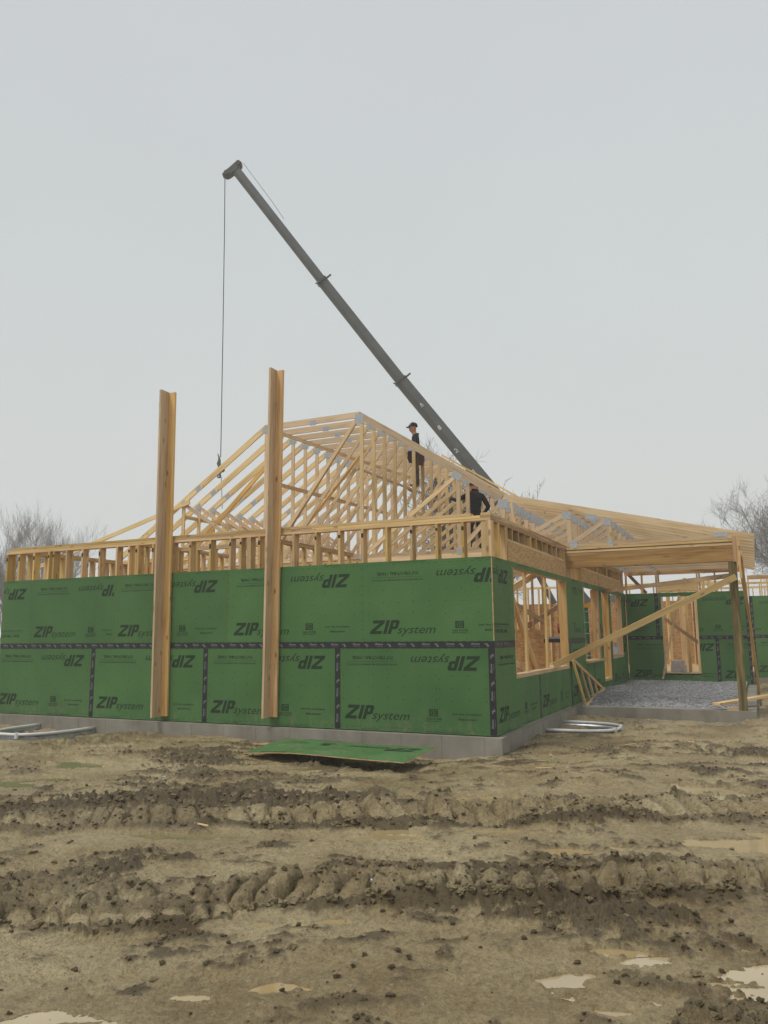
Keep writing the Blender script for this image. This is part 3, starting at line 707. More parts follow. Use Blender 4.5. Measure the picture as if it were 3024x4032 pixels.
# headers: strand-board faced box with plates and cripples
def header(a, b_, z0, z1, plate, jx):
    bxo('header', M_OSBH, sw, -.022, -.004, a, b_, z0, z1)
    bxo('header', M_OSB, sw, -.150, -.132, a, b_, z0-.0, ZT1-.04)
    bxo('header_plate', M_SPF, sw, -.131, -.005, a, b_, z1+.001, z1+.036)
    bxo('header_plate', M_SPF, sw, -.131, -.023, a, b_, 2.357, z0-.001 if z0 > 2.4 else 2.38)
    for y in jx: stud(sw, X0+.022, X1, y-.019, y+.019, z1+.037, ZT1-.038, M_STUD, 'cripple_stud')
header(.82, 4.70, 2.441, 2.735, 0, [.86, 1.14, 1.50, 1.87, 2.24, 2.62, 3.0, 3.38, 3.76, 4.12, 4.48, 4.66])
header(6.22, 8.26, 2.441, 2.72, 0, [6.26, 6.6, 7.0, 7.4, 7.8, 8.2])
header(8.31, 9.66, 2.441, 2.72, 0, [8.36, 8.7, 9.1, 9.5])
header(9.68, 11.63, 2.441, 2.72, 0, [9.74, 10.1, 10.5, 10.9, 11.3, 11.55])
b = MB(); b.member((-.13, 1.85, 2.75), (-.13, 2.15, 2.93), .20, .012, (1, 0, 0)); b.build('offcut', M_OSB, sw)
bxo('top_plate', M_HF, sw, X0-.0, X1+.0, .153, 12.25, ZT1-.037, ZT1)
bxo('top_plate', M_HF, sw, X0, X1+.003, -.0+.153, 5.0, ZT1+.001, ZT2-.038)
bxo('top_plate', M_HF, sw, X0, X1+.003, 5.002, 12.25, ZT1+.001, ZT2-.038)
bxo('top_plate', M_SPF, sw, X0, X1, .02, 2.1, ZT2-.037, ZT2); bxo('top_plate', M_HF, sw, X0, X1, 2.102, 12.25, ZT2-.037, ZT2)
bxo('top_plate', M_HF, sw, -.159, -.003, .013, .152, ZT1-.0365, ZT1+.037)
# sills and jambs
for (a, b_, z0, z1) in OP:
    zz = z0-.02
    bxo('window_sill', M_SPF, sw, X0-.004, .0045, a+.001, b_-.001, zz-.018, z0+.018)
    bxo('jamb', M_POSTB if a < 9 or a > 9.6 else M_SPF, sw, X0, -.0005, b_-.037, b_+.0, z0+.02, z1-.001)
    bxo('jamb', M_STUD, sw, X0, -.0005, a, a+.037, z0+.02, z1-.001)
bxo('window_sill', M_SPF, sw, .006, .085, 6.30, 8.30, .745, .782)
bxo('window_sill', M_SPF, sw, -.06, .02, 9.78, 11.6, .79, .81)
bxo('jamb', M_HF, sw, -.10, -.001, 7.70, 7.74, .80, 2.33); bxo('jamb', M_STUD, sw, -.10, -.001, 8.02, 8.06, .80, 2.33)
for y in (2.17, 3.55): stud(sw, -.150, -.1125, y-.045, y+.045, .765, 2.36, M_SPF)
# left side wall and inner partitions
def wall_y(x, y0, y1, label, doors=(), mat=M_STUD, zb=.25, top=ZT2, step=.4064, t=.09):
    w = thing('framed_wall', (x, (y0+y1)/2, zb), label, 'wall')
    bxo('bottom_plate', mat, w, x, x+t, y0, y1, zb, zb+.038)
    bxo('top_plate', M_STUD, w, x, x+t, y0, y1, top-.075, top-.038); bxo('top_plate', M_HF, w, x-.002, x+t, y0+.1, y1, top-.037, top)
    y = y0+.02
    while y < y1:
        b = MB(); b.bx(x+.001, x+t-.001, y-.019, y+.019, zb+.039, top-.076, None, 0)
        if random.random() < .3: b.bx(x+t-.0005, x+t+.002, y-.015, y+.015, 2.5, 2.62, .5, 1)
        b.build('stud', [mat, M_ORANGE], w); y += step*random.choice((1, 1, .5))
    return w
def wall_x(y, x0, x1, label, mat=M_STUD, zb=.25, top=ZT2, step=.4064, t=.09, osbz=None, openings=()):
    w = thing('framed_wall', ((x0+x1)/2, y, zb), label, 'wall')
    bxo('bottom_plate', mat, w, x0, x1, y, y+t, zb, zb+.038)
    bxo('top_plate', M_SPF, w, x0, x1, y, y+t, top-.075, top-.038); bxo('top_plate', M_SPF, w, x0+.1, x1, y-.002, y+t, top-.037, top)
    x = x0+.02
    while x < x1:
        bxo('stud', mat, w, x-.019, x+.019, y+.001, y+t-.001, zb+.039, top-.076); x += step
    if osbz: bxo('strand_board', M_OSB, w, x0, x1, y+t+.001, y+t+.012, zb-.2, osbz)
    return w
wall_y(-9.75, .153, 8.0, 'left end wall of bare studs behind the long green wall', t=.14, zb=.04)
wall_y(-4.36, .9, 4.05, 'inner stud wall whose plate slopes away behind the middle of the green wall')
wall_x(1.45, -6.7, -4.5, 'short inner stud wall between the two tall uprights')
wall_y(-6.75, .16, 3.2, 'inner stud wall behind the left tall upright')
wall_x(2.9, -9.58, -6.9, 'inner stud wall at the far left behind the top studs')
w = wall_x(5.0, -9.6, -4.4, 'bearing stud wall under the left half of the nearest truss', top=3.05)
w = wall_x(18.3, -12.5, 2.9, 'far rear wall lined with brown strand board, seen through the large opening', osbz=2.438, t=.14, zb=.25)
wall_x(8.6, -8.0, -4.2, 'inner stud wall deep inside the house on the left')
# beam below the nearest truss
fb = thing('flush_beam', (-2.2, 5.0, 2.78), 'doubled beam carrying the truss bottoms behind the right half of the green wall', 'beam')
bxo('beam_ply', M_SPF, fb, -4.4, -.154, 4.98, 5.02, 2.80, 3.045); bxo('beam_ply', M_TRUSS, fb, -4.4, -.154, 5.022, 5.06, 2.80, 3.045)
# back wall of the porch
bw = thing('framed_wall', (1.5, 12.4, 0), 'green back wall of the porch with one tall doorway sized opening', 'wall')
BO, BA, BN = (0, 12.4, 0), (1, 0, 0), (0, -1, 0)
BOP = [(.94, 1.86, .27, 2.33)]
for s0, a, b_, fl in ((-.0, 0.001, 2.30, 0), (2.30, 2.30, 3.10, 0)): panel('sheathing_panel', BO, BA, BN, s0, (a, b_, 0, 1.219), bool(fl), bw, 0, BOP)
for s0, a, b_, fl in ((-1.62, 0.001, .82, 0), (.82, .82, 3.10, 0)): panel('sheathing_panel', BO, BA, BN, s0, (a, b_, 1.219, 2.438), bool(fl), bw, 1.219, BOP)
tape(BO, BA, BN, .02, .94, 1.173, 1.265, bw); tape(BO, BA, BN, 1.86, 3.06, 1.173, 1.265, bw)
tape(BO, BA, BN, 2.255, 2.345, .03, 1.17, bw, False); tape(BO, BA, BN, .775, .865, 1.267, 2.43, bw, False); tape(BO, BA, BN, 3.04, 3.104, .03, 2.43, bw, False)
for x in (.03, .46, .84, .90, 1.90, 1.96, 2.35, 2.8, 3.06): stud(bw, x-.019, x+.019, 12.412, 12.552, .04, ZT1-.04, M_STUD if x != 1.96 else M_HF)
bxo('top_plate', M_HF, bw, 0.0, 3.1, 12.412, 12.552, ZT1-.039, ZT2)
bxo('header', M_SPF, bw, .88, 1.92, 12.405, 12.45, 2.45, 2.69); bxo('header', M_STUD, bw, .92, 1.88, 12.412, 12.55, 2.335, 2.44)
bxo('window_sill', M_SPF, bw, .941, 1.859, 12.40, 12.56, .232, .268)
bxo('jamb', M_SPF, bw, .94, .978, 12.402, 12.55, .27, 2.33); bxo('jamb', M_SPF, bw, 1.822, 1.86, 12.402, 12.55, .27, 2.33)
lum((.1, 12.6, 2.98), (.55, 12.6, 2.45), .09, .038, (0, 1, 0), M_STUD, bw, 'brace')
# house wall further right, set back
rw = thing('framed_wall', (5.0, 16.0, 0), 'green wall set further back at the right edge behind the leaning boards', 'wall')
RO = (3.12, 16.0, 0)
ROP = [(.62, 1.9, .62, 2.30)]
panel('sheathing_panel', RO, BA, BN, 0, (0, 2.438, 0, 1.219), False, rw, 0, ROP); panel('sheathing_panel', RO, BA, BN, -.9, (0, 2.438, 1.219, 2.438), False, rw, 1.219, ROP)
panel('sheathing_panel', RO, BA, BN, 2.438, (2.438, 4.876, 0, 1.219), False, rw, 0); panel('sheathing_panel', RO, BA, BN, 2.438, (2.438, 4.876, 1.219, 2.438), False, rw, 1.219)
tape(RO, BA, BN, .0, .62, 1.173, 1.265, rw); tape(RO, BA, BN, .02, .10, .03, 2.43, rw, False); tape(RO, BA, BN, 1.9, 4.8, 1.173, 1.265, rw)
for x in (3.14, 3.5, 3.66, 3.72, 4.1, 4.5, 5.04, 5.3, 5.7, 6.1, 6.5): stud(rw, x-.019, x+.019, 16.012, 16.15, .04, ZT1-.04)
bxo('top_plate', M_HF, rw, 3.12, 8.0, 16.012, 16.15, ZT1-.039, ZT2)
bxo('header', M_SPF, rw, 3.74, 5.02, 16.005, 16.05, 2.45, 2.72); bxo('jamb', M_POSTB, rw, 4.02, 4.30, 16.01, 16.14, .62, 2.30)
bxo('foundation_wall', M_CONC, rw, 3.12, 8.0, 15.9, 16.2, Zb, -.01)
wr = wall_x(22.5, 1.2, 9.0, 'furthest right stud wall lined with strand board', osbz=2.438, t=.14)
wr2 = wall_x(19.5, .2, 6.0, 'open stud wall inside the house behind the porch doorway')
# floor deck of the house
fl = MB(); fl.bx(-9.5, -.16, .2, 18.2, .10, .249); fl.bx(-.159, 3.05, 12.56, 22.4, .10, .2485)
fl = fl.build('floor', wood('plywood deck', (.58, .43, .26), (.50, .36, .21), (.38, .26, .14), .1)); tag(fl, kind='structure', label='plywood floor deck inside the house frame')

# ------------------------------------------------------------------ porch post, beam, braces
post = MB(); post.bx(2.89, 3.03, 4.852, 4.992, .0, 2.612); o = post.build('porch_post', M_TREAT); tag(o, 'stout weathered green brown square post at the front corner of the porch', 'post')
pb = thing('porch_beam', (1.5, 4.92, 2.614), 'deep reddish beam from the house corner to the weathered porch post', 'beam')
bxo('beam_ply', M_HF, pb, -.003, 3.03, 4.852, 4.889, 2.614, 2.905); bxo('beam_ply', M_HF, pb, -.003, 3.03, 4.955, 4.992, 2.614, 2.905)
bxo('beam_plate', M_SPF, pb, -.003, 3.03, 4.846, 4.992, 2.906, 2.944); bxo('beam_plate', M_SPF, pb, -.003, 3.03, 4.860, 4.992, 2.972, 3.008)
bxo('beam_plate', M_TREAT, pb, -.003, 3.03, 4.872, 4.992, 2.945, 2.971)
bxo('end_cap', M_HF, pb, 2.985, 3.05, 4.80, 4.845, 2.60, 3.06)
o = lum((3.085, 4.80, 3.02), (3.085, 4.84, 2.30), .08, .036, (1, 0, 0), M_POSTB); o.name = 'post_cleat'; tag(o, 'short orange board nailed to the beam end above the porch post', 'board')
o = lum((0.07, 3.16, .815), (3.00, 4.825, 2.33), .105, .038, (-.5, .87, 0), M_SPF); o.name = 'brace_board'; tag(o, 'long pale knotty board slanting from the large opening up to the porch post', 'board')
o = lum((.03, 8.54, 2.335), (2.93, 5.02, 2.37), .038, .085, (0, 0, 1), M_SPF); o.name = 'brace_board'; tag(o, 'thin level board under the beam from side wall to porch post', 'board')
o = lum((3.11, 5.0, 2.75), (3.24, 8.0, -.12), .14, .038, (1, 0, 0), M_POSTB); o.name = 'brace_board'; tag(o, 'long brown board leaning back beside the porch post down to the ground', 'board')
o = lum((3.02, 9.0, 2.9), (3.16, 11.9, 1.2), .12, .038, (1, 0, 0), M_STUD); o.name = 'brace_board'; tag(o, 'pale board leaning behind the porch post against the far corner', 'board')
o = lum((.88, 12.27, .12), (1.42, 12.37, 2.36), .05, .035, (0, 1, 0), M_SPF); o.name = 'brace_board'; tag(o, 'narrow pale stick leaning in the porch doorway opening', 'board')
# plank, block, lumber pile at the right
o = lum((2.52, 4.86, .10), (3.75, 7.0, .19), .15, .042, (0, 0, 1), M_SPF); o.name = 'plank'; tag(o, 'loose plank lying slanted on the gravel behind the porch post', 'plank')
o = lum((2.70, 4.90, .025), (2.885, 4.90, .025), .09, .06, (0, 0, 1), M_SPF); o.name = 'wood_block'; tag(o, 'small wood block at the foot of the porch post', 'block')
zs_ = float(ground_h(np.array([3.5]), np.array([4.2]))[0])
for k in range(6):
    xx = 3.50+.10*(k % 2); zz = zs_+.03+.085*(k//2)
    o = lum((xx-.12+.02*k, 3.9+.1*(k % 3), zz+.02), (xx+1.6, 6.9, zz+.02), .09 if k % 2 else .14, .038 if k < 4 else .07, (0, 0, 1), (M_SPF, M_POSTB)[k % 2]); o.name = 'lumber'
    tag(o, ('lowest', 'lowest', 'middle', 'middle', 'upper', 'upper')[k] + ' board of the small lumber pile at the right edge', 'lumber', 'small lumber pile beyond the porch corner')

# tall L-shaped uprights
for (xc, zb, zt, wf, wp, lab) in ((-5.73, .075, 5.60, .135, .235, 'shorter'), (-3.60, .135, 5.66, .125, .20, 'taller')):
    t = thing('tall_upright', (xc, -.05, zb), f'{"left" if lab=="shorter" else "right"} of the two tall L shaped double board uprights against the green wall', 'post', 'tall double board uprights against the green wall')
    dx = -.05 if lab == 'shorter' else .05
    b = MB(); b.member((xc+wf/2, -.032, zb), (xc+wf/2+dx, -.032, zt), wf, .038, (0, 1, 0)); b.build('board', M_POSTB, t)
    b = MB(); b.member((xc-.02, -.014-wp/2, zb-.008), (xc-.02+dx, -.014-wp/2, zt+.012), wp, .038, (1, 0, 0)); b.build('board', M_SPF, t)

# ------------------------------------------------------------------ roof trusses
NT, SPC, TY = 13, .605, 5.0
PY = Vector((0, 1, 0))
def T(x, z, y=0): return Vector((x, TY+y, z))
def seg_below(a, b, w):    # centre line of a chord whose top edge runs a-b
    d = (b-a).normalized(); n = Vector((-d.z, 0, d.x)); n = n if n.z > 0 else -n
    return a-n*w/2, b-n*w/2
tt = thing('roof_truss', (-4.4, TY, 3.05), 'nearest roof truss with flat top', 'roof truss', 'roof trusses standing one behind the other')
PL, P0, P1, P3, PT = T(-12.05, 3.15), T(-7.14, 6.41), T(-4.57, 6.41), T(-1.25, 4.21), T(3.36, 3.10)
W = .14
for a, b_ in ((PL, P0), (P0, P1), (P1, P3), (P3, PT)):
    a2, b2 = seg_below(a, b_, W); lum(a2, b2, W, .038, PY, M_TRUSS, tt, 'top_chord')
lum(T(-12.0, 3.075), T(-4.9, 3.075), .09, .0375, PY, M_TRUSS, tt, 'bottom_chord'); lum(T(-4.898, 3.075), T(2.99, 3.075), .09, .0375, PY, M_TRUSS, tt, 'bottom_chord')
WEB = [((-7.10, 6.30), (-7.10, 3.12)), ((-4.53, 6.30), (-4.53, 3.12)), ((-4.64, 6.26), (-7.02, 3.14)), ((-2.245, 4.74), (-2.245, 3.12)), ((-2.33, 4.66), (-4.46, 3.14)),
       ((-1.27, 4.06), (-1.27, 3.12)), ((-1.35, 4.0), (-2.2, 3.14)), ((.06, 3.74), (.06, 3.12)), ((-.02, 3.70), (-1.18, 3.13)), ((.83, 3.54), (.83, 3.12)), ((.74, 3.52), (.13, 3.13)),
       ((-9.55, 4.60), (-9.55, 3.12)), ((-9.50, 4.63), (-7.16, 3.14))]
for k, (a, b_) in enumerate(WEB): lum(T(*a), T(*b_), .088, .0355 - .0004*(k % 5), PY, M_TRUSS, tt, 'web')
def plate(x, z, w, h, ang=0):
    z -= .045 if z > 3.3 else 0
    b = MB(); ca, sa = math.cos(ang), math.sin(ang); n = 7
    for k in range(n):       # a pressed corrugated plate on the near face
        u0, u1 = -w/2+w*k/n, -w/2+w*(k+.62)/n
        P = [T(x+u*ca-v*sa, z+u*sa+v*ca, yy) for u in (u0, u1) for v in (-h/2, h/2) for yy in (-.0235, -.0192)]
        b.box8([P[0], P[1], P[2], P[3], P[4], P[5], P[6], P[7]], 0, 0, 0, .5)
    P = [T(x+u*ca-v*sa, z+u*sa+v*ca, yy) for u in (-w/2, w/2) for v in (-h/2, h/2) for yy in (-.0215, -.0191)]
    b.box8(P, 0, 0, 0, .5); b.build('connector_plate', M_GALV, tt)
a8 = math.atan(.66)
for x, z, w, h, a in ((-7.10, 6.31, .22, .14, 0), (-4.58, 6.29, .22, .22, 0), (-2.27, 4.74, .22, .14, -a8), (-1.27, 4.06, .21, .19, -.1), (.02, 3.72, .18, .15, -.1), (.80, 3.54, .14, .13, -.2), (.48, 3.66, .19, .11, -.2),
                      (.13, 3.09, .14, .14, 0), (.84, 3.08, .08, .14, 0), (2.80, 3.12, .24, .08, 0), (-9.09, 5.05, .16, .13, a8), (-9.56, 4.70, .18, .15, a8), (-4.50, 3.08, .2, .12, 0), (-2.25, 3.08, .12, .14, 0), (-7.10, 3.08, .2, .12, 0), (-5.8, 6.34, .16, .12, 0)): plate(x, z, w, h, a)
ORD = ['nearest', 'second', 'third', 'fourth', 'fifth', 'sixth', 'seventh', 'eighth', 'ninth', 'tenth', 'eleventh', 'twelfth', 'last']
tt['label'] = 'nearest of the thirteen parallel roof trusses, its whole outline in clear view'
kids = [c for c in C.objects if c.parent == tt]
for k in range(1, NT):
    r = tt.copy(); C.objects.link(r); r.location = (-4.4, TY+SPC*k, 3.05)
    r['label'] = (f'{ORD[k]} roof truss counted back from the nearest one' if k < NT-1 else 'last roof truss, furthest back of the thirteen')
    for c_ in kids:
        d = c_.copy(); C.objects.link(d); d.parent = r
for o in [q for q in C.objects if q.get('category') == 'roof truss']:
    pass
# low pitch chord carried out to the left of the nearest truss
a2, b2 = seg_below(T(-9.35, 4.74, -.0385), T(-14.4, 3.36, -.0385), .10); o = lum(a2, b2, .10, .036, PY, M_TRUSS); o.name = 'rafter'
tag(o, 'single low pitched rafter running down left from the nearest truss', 'rafter')
# loose braces nailed through the trusses
def brace(p0, p1, w, t, n, mat, lab):
    o = lum(p0, p1, w, t, n, mat); o.name = 'brace_board'; tag(o, lab, 'board')
brace((-4.70, 5.045, 6.20), (-6.95, 5.06, 3.20), .085, .038, (.3, 1, 0), M_POSTB, 'bright orange brace slanting down from the highest truss peak')
brace((-4.9, 5.9, 5.75), (-7.6, 7.2, 3.9), .085, .038, (0, 0, 1), M_SPF, 'pale brace crossing behind the bright orange one')
brace((-7.4, 5.5, 5.55), (-9.9, 5.46, 3.25), .11, .038, (0, 1, 0), M_POSTB, 'dark orange brace low on the left slope of the trusses')
brace((-4.65, 5.0, 5.1), (-4.62, 12.2, 5.15), .06, .038, (0, 0, 1), M_TRUSS, 'long level runner tying the trusses at their middle')
brace((-6.9, 5.1, 6.24), (-6.2, 12.3, 6.24), .038, .085, (0, 0, 1), M_TRUSS, 'thin runner under the flat tops of the trusses')
brace((-4.70, 8.0, 5.14), (-4.78, 8.75, 5.14), .038, .10, (0, 0, 1), M_TRUSS, 'short block between trusses under the standing worker')
brace((-4.55, 7.95, 4.55), (-4.60, 8.75, 4.50), .038, .09, (0, 0, 1), M_TRUSS, 'short lower block between trusses under the standing worker')
brace((-2.9, 5.8, 6.0-.62), (-.6, 5.8, 3.90), .10, .038, (0, 0, 1), M_SPF, 'pale board lying along the right roof slope over the second truss')
brace((-1.10, 4.97, 4.02), (-1.0, 4.97, 3.36), .05, .03, (0, 1, 0), M_SPF, 'short bright stick standing beside the roof break plate')
brace((-7.0, 5.3, 5.0), (-6.6, 11.0, 5.0), .038, .09, (0, 0, 1), M_STUD, 'level runner crossing the left truss uprights')
brace((-9.6, 5.05, 4.35), (-9.4, 11.5, 4.3), .038, .085, (0, 0, 1), M_TRUSS, 'level runner through the truss webs at the far left')

# ------------------------------------------------------------------ inside the big opening
brace((-.30, 2.0, 1.99), (-.30, 3.50, .72), .075, .038, (1, 0, 0), M_SPF, 'long pale brace slanting down across the large side opening')
brace((-.60, 3.1, 1.92), (-.60, 4.5, .62), .12, .038, (1, .1, 0), M_POSTB, 'darker wide board leaning inside the large side opening')
brace((-.35, 2.1, 2.08), (-.35, 3.9, 2.47), .12, .038, (1, 0, 0), M_SPF, 'wide board rising right at the top of the large side opening')
brace((-1.2, 5.1, 2.0), (-1.2, 8.1, 1.59), .10, .038, (1, 0, 0), M_SPF, 'thin brace falling to the right far inside the large opening')
brace((-1.5, 7.3, 1.52), (-1.5, 10.9, 2.12), .13, .038, (1, 0, 0), M_HF, 'brown brace rising to the right far inside the large opening')
brace((-.25, 1.75, .93), (-.25, 2.65, .735), .10, .038, (1, 0, 0), M_SPF, 'short board end at the lower left of the large side opening')
for k, (x, y) in enumerate(((-1.9, 7.0), (-2.5, 7.4), (-3.0, 8.0), (-1.3, 7.2), (-3.6, 8.4), (-2.2, 8.8), (-.9, 8.0), (-1.6, 9.4))):
    o = lum((x, y, .26), (x, y, 3.0), .088, .038, (1, 0, 0), (M_SPF, M_STUD, M_HF)[k % 3]); o.name = 'prop_stud'
    tag(o, 'upright stud standing inside the house behind the large opening', 'stud', 'upright studs inside behind the large opening')
o = MB(); o.bx(-1.80, -.91, 6.5, 6.512, .26, 1.45); o = o.build('strand_board_sheet', M_OSB); tag(o, 'brown strand board sheet standing on edge inside the large opening', 'board sheet')
SX, SY = -.85, 7.4
sh = thing('miter_saw_station', (SX, SY, .25), 'mitre saw with yellow arm and red guard on a black stand inside the large opening', 'saw')
bxo('table', M_TAPE, sh, SX-.35, SX+.6, SY-.15, SY+.15, 1.16, 1.24); bxo('rail', M_GALV, sh, SX-.3, SX+.55, SY-.05, SY+.02, 1.241, 1.29)
for x in (SX-.25, SX+.45):
    for y, dy in ((SY-.12, -.18), (SY+.12, .18)):
        b = MB(); b.tube([(x, y, 1.16), (x, y+dy, .26)], .014, 8); b.build('leg', M_YEL, sh)
b = MB(); b.tube([(SX+.05, SY, 1.47), (SX+.22, SY+.02, 1.48)], .105, 16); b.build('blade_guard', M_RED, sh)
b = MB(); b.tube([(SX+.02, SY, 1.74), (SX+.08, SY, 1.66), (SX+.18, SY, 1.56), (SX+.34, SY, 1.46), (SX+.42, SY, 1.30)], [.015, .022, .028, .03, .035], 8); b.build('saw_arm', M_YEL, sh)
b = MB(); b.tube([(SX-.1+.12*math.cos(a), SY-.3+.5*math.sin(a), .285+.02*math.sin(3*a)) for a in np.arange(0, 12.6, .4)], .013, 6); o = b.build('extension_cord', M_YEL); tag(o, 'coiled yellow cord on the floor under the mitre saw', 'cord')
# stepladder inside
ld = thing('stepladder', (-.55, 10.4, .25), 'green stepladder with yellow top behind the far window opening', 'ladder')
bxo('ladder_top', M_YEL, ld, -.75, -.37, 10.3, 10.5, 2.02, 2.11)
for x in (-.72, -.40):
    for y, dy, mt in ((10.33, -.22, M_LGREEN), (10.47, .45, M_LGREEN)):
        b = MB(); b.member((x, y, 2.02), (x+(-.06 if x < -.5 else .06), y+dy, .25), .065, .025, (0, 1, 0)); b.build('rail', mt, ld)
for k in range(6):
    z = .5+.28*k; yy = 10.33-.22*(2.02-z)/1.77; bxo('tread', M_GALV, ld, -.73, -.38, yy-.045, yy+.045, z, z+.025)
o = MB(); o.bx(-.55, -.17, 10.1, 10.9, .9, 1.45); o = o.build('crate', M_DKBOX); tag(o, 'dark crate behind the far window opening under the ladder', 'crate')
o = MB(); o.bx(-.10, -.03, 10.05, 10.85, .83, 1.0); o.bx(-.10, -.02, 10.75, 10.86, .83, 1.12); o = o.build('carton', M_BOX); tag(o, 'pale carton standing on the sill of the far window opening', 'carton')
o = MB(); o.bx(1.0, 1.4, 13.3, 13.8, .25, .44); o.bx(1.02, 1.36, 13.32, 13.7, .441, .58); o = o.build('carton_stack', M_BOX); tag(o, 'small stack of pale cartons on the floor in the porch doorway', 'carton')
for k, (x, y) in enumerate(((1.35, 14.6), (1.5, 13.6), (1.72, 14.2), (1.9, 15.2), (1.15, 16.5), (.9, 15.0), (2.1, 14.4))):
    o = lum((x, y, .25), (x, y, 2.9), .09, .038, (0, 1, 0), M_STUD); o.name = 'prop_stud'; tag(o, 'upright stud inside the house behind the porch doorway', 'stud', 'upright studs inside behind the porch doorway')
brace((.95, 12.9, 1.75), (1.95, 13.1, .95), .09, .038, (0, 1, 0), M_STUD, 'brown brace slanting down to the right inside the porch doorway')

# ------------------------------------------------------------------ triangular frame leaning on the side wall
gf = thing('triangular_frame', (.2, 5.2, -.02), 'small triangular lumber frame leaning against the side wall by the porch curb', 'frame')
A_, B_, R_ = Vector((.06, 4.76, .86)), Vector((.20, 5.10, -.03)), Vector((.12, 7.6, .12))
nf = (B_-A_).cross(R_-A_).normalized()
lum(B_-(R_-B_)*.02, R_+(R_-B_)*.03, .10, .038, nf, M_SPF, gf, 'bottom_rail'); lum(A_, R_, .075, .040, nf, M_STUD, gf, 'sloping_rail')
for k in range(4):
    f0 = k*.215; lum(A_.lerp(R_, f0), B_.lerp(R_, f0), .07, .036, nf, M_SPF, gf, 'rung')
lum(A_.lerp(R_, .86), B_.lerp(R_, .86), .08, .034, nf, M_STUD, gf, 'rung')

# ------------------------------------------------------------------ fallen green sheet in front
fs = thing('fallen_sheathing_sheet', (-1.85, -1.1, -.25), 'green printed sheet lying face up on the mud before the foundation', 'board sheet')
c0, c1, c2, c3 = Vector((-3.10, -1.44, -.185)), Vector((-3.03, -.553, -.10)), Vector((-.589, -.721, -.08)), Vector((-.66, -1.608, -.15))
b = MB(); nx, ny = 12, 4
def FSP(u, v, d=0):
    p = (c0*(1-u)+c3*u)*(1-v)+(c1*(1-u)+c2*u)*v; return p+Vector((0, 0, d+.035*math.sin(math.pi*u)*(1-v)+.01*math.sin(2.2*math.pi*u)))
for i in range(nx):
    for j in range(ny):
        u0, u1, v0, v1 = i/nx, (i+1)/nx, j/ny, (j+1)/ny
        b.face([FSP(u0, v0), FSP(u1, v0), FSP(u1, v1), FSP(u0, v1)]); b.face([FSP(u0, v1, -.012), FSP(u1, v1, -.012), FSP(u1, v0, -.012), FSP(u0, v0, -.012)], None, .5, 2)
for i in range(nx):
    u0, u1 = i/nx, (i+1)/nx; b.face([FSP(u1, 0), FSP(u0, 0), FSP(u0, 0, -.012), FSP(u1, 0, -.012)], None, .5, 2); b.face([FSP(u0, 1), FSP(u1, 1), FSP(u1, 1, -.012), FSP(u0, 1, -.012)], None, .5, 2)
for u, s_ in ((0, 1), (1, -1)):
    for j in range(ny):
        P = [FSP(u, j/ny), FSP(u, (j+1)/ny), FSP(u, (j+1)/ny, -.012), FSP(u, j/ny, -.012)]; b.face(P if s_ > 0 else P[::-1], None, .5, 2)
for p in LAYOUT:
    q = clip_poly(p, .01, 2.43, .01, .9)
    if len(q) > 2: b.face([FSP(1-x/2.438, 1-y/.905, .003) for x, y in q], None, .5, 1)
for p in LAYOUT:
    q = clip_poly(p, .01, 2.43, .9, 1.21)
b.build('sheet', [M_GREEN, M_INK, M_OSBH], fs)

# splinters and offcuts lying in the mud
for k, (x, y, L, a, w_, lab) in enumerate(((.9, -1.05, .22, .1, .03, 'pale wood splinter on the mud before the right window well'), (-1.0, -5.0, .20, -.35, .012, 'thin pinkish stick lying between the two rut bands'), (-3.5, -.42, .34, .3, .04, 'small offcut by the foundation left of the fallen green sheet'), (-3.9, -.5, .2, -.2, .03, 'tiny offcut by the foundation edge'), (1.6, .9, .16, .6, .03, 'small chip of wood on the mud right of the corner'), (2.3, 1.6, .12, .2, .03, 'small chip of wood before the porch curb'), (.7, .1, .15, 2.2, .02, 'thin dark splinter near the house corner'))):
    z = float(ground_h(np.array([x]), np.array([y]))[0])+.012
    o = lum((x-L/2*math.cos(a), y-L/2*math.sin(a), z), (x+L/2*math.cos(a), y+L/2*math.sin(a), z+.01), w_, .010, (0, 0, 1), M_SPF); o.name = 'wood_scrap'; tag(o, lab, 'wood scrap')

for k, (x, y, lab) in enumerate(((1.15, -.9, 'tiny white scrap on the mud right of the house corner'), (3.2, .6, 'tiny white scrap on the mud before the porch curb'), (.9, -5.7, 'tiny white pebble in the foreground mud'), (-3.0, -3.1, 'tiny white scrap on the mud left of the fallen green sheet'))):
    z = float(ground_h(np.array([x]), np.array([y]))[0]); b = MB(); b.bx(x-.03, x+.03, y-.012, y+.012, z+.004, z+.016); o = b.build('paper_scrap', M_BOX); tag(o, lab, 'scrap')

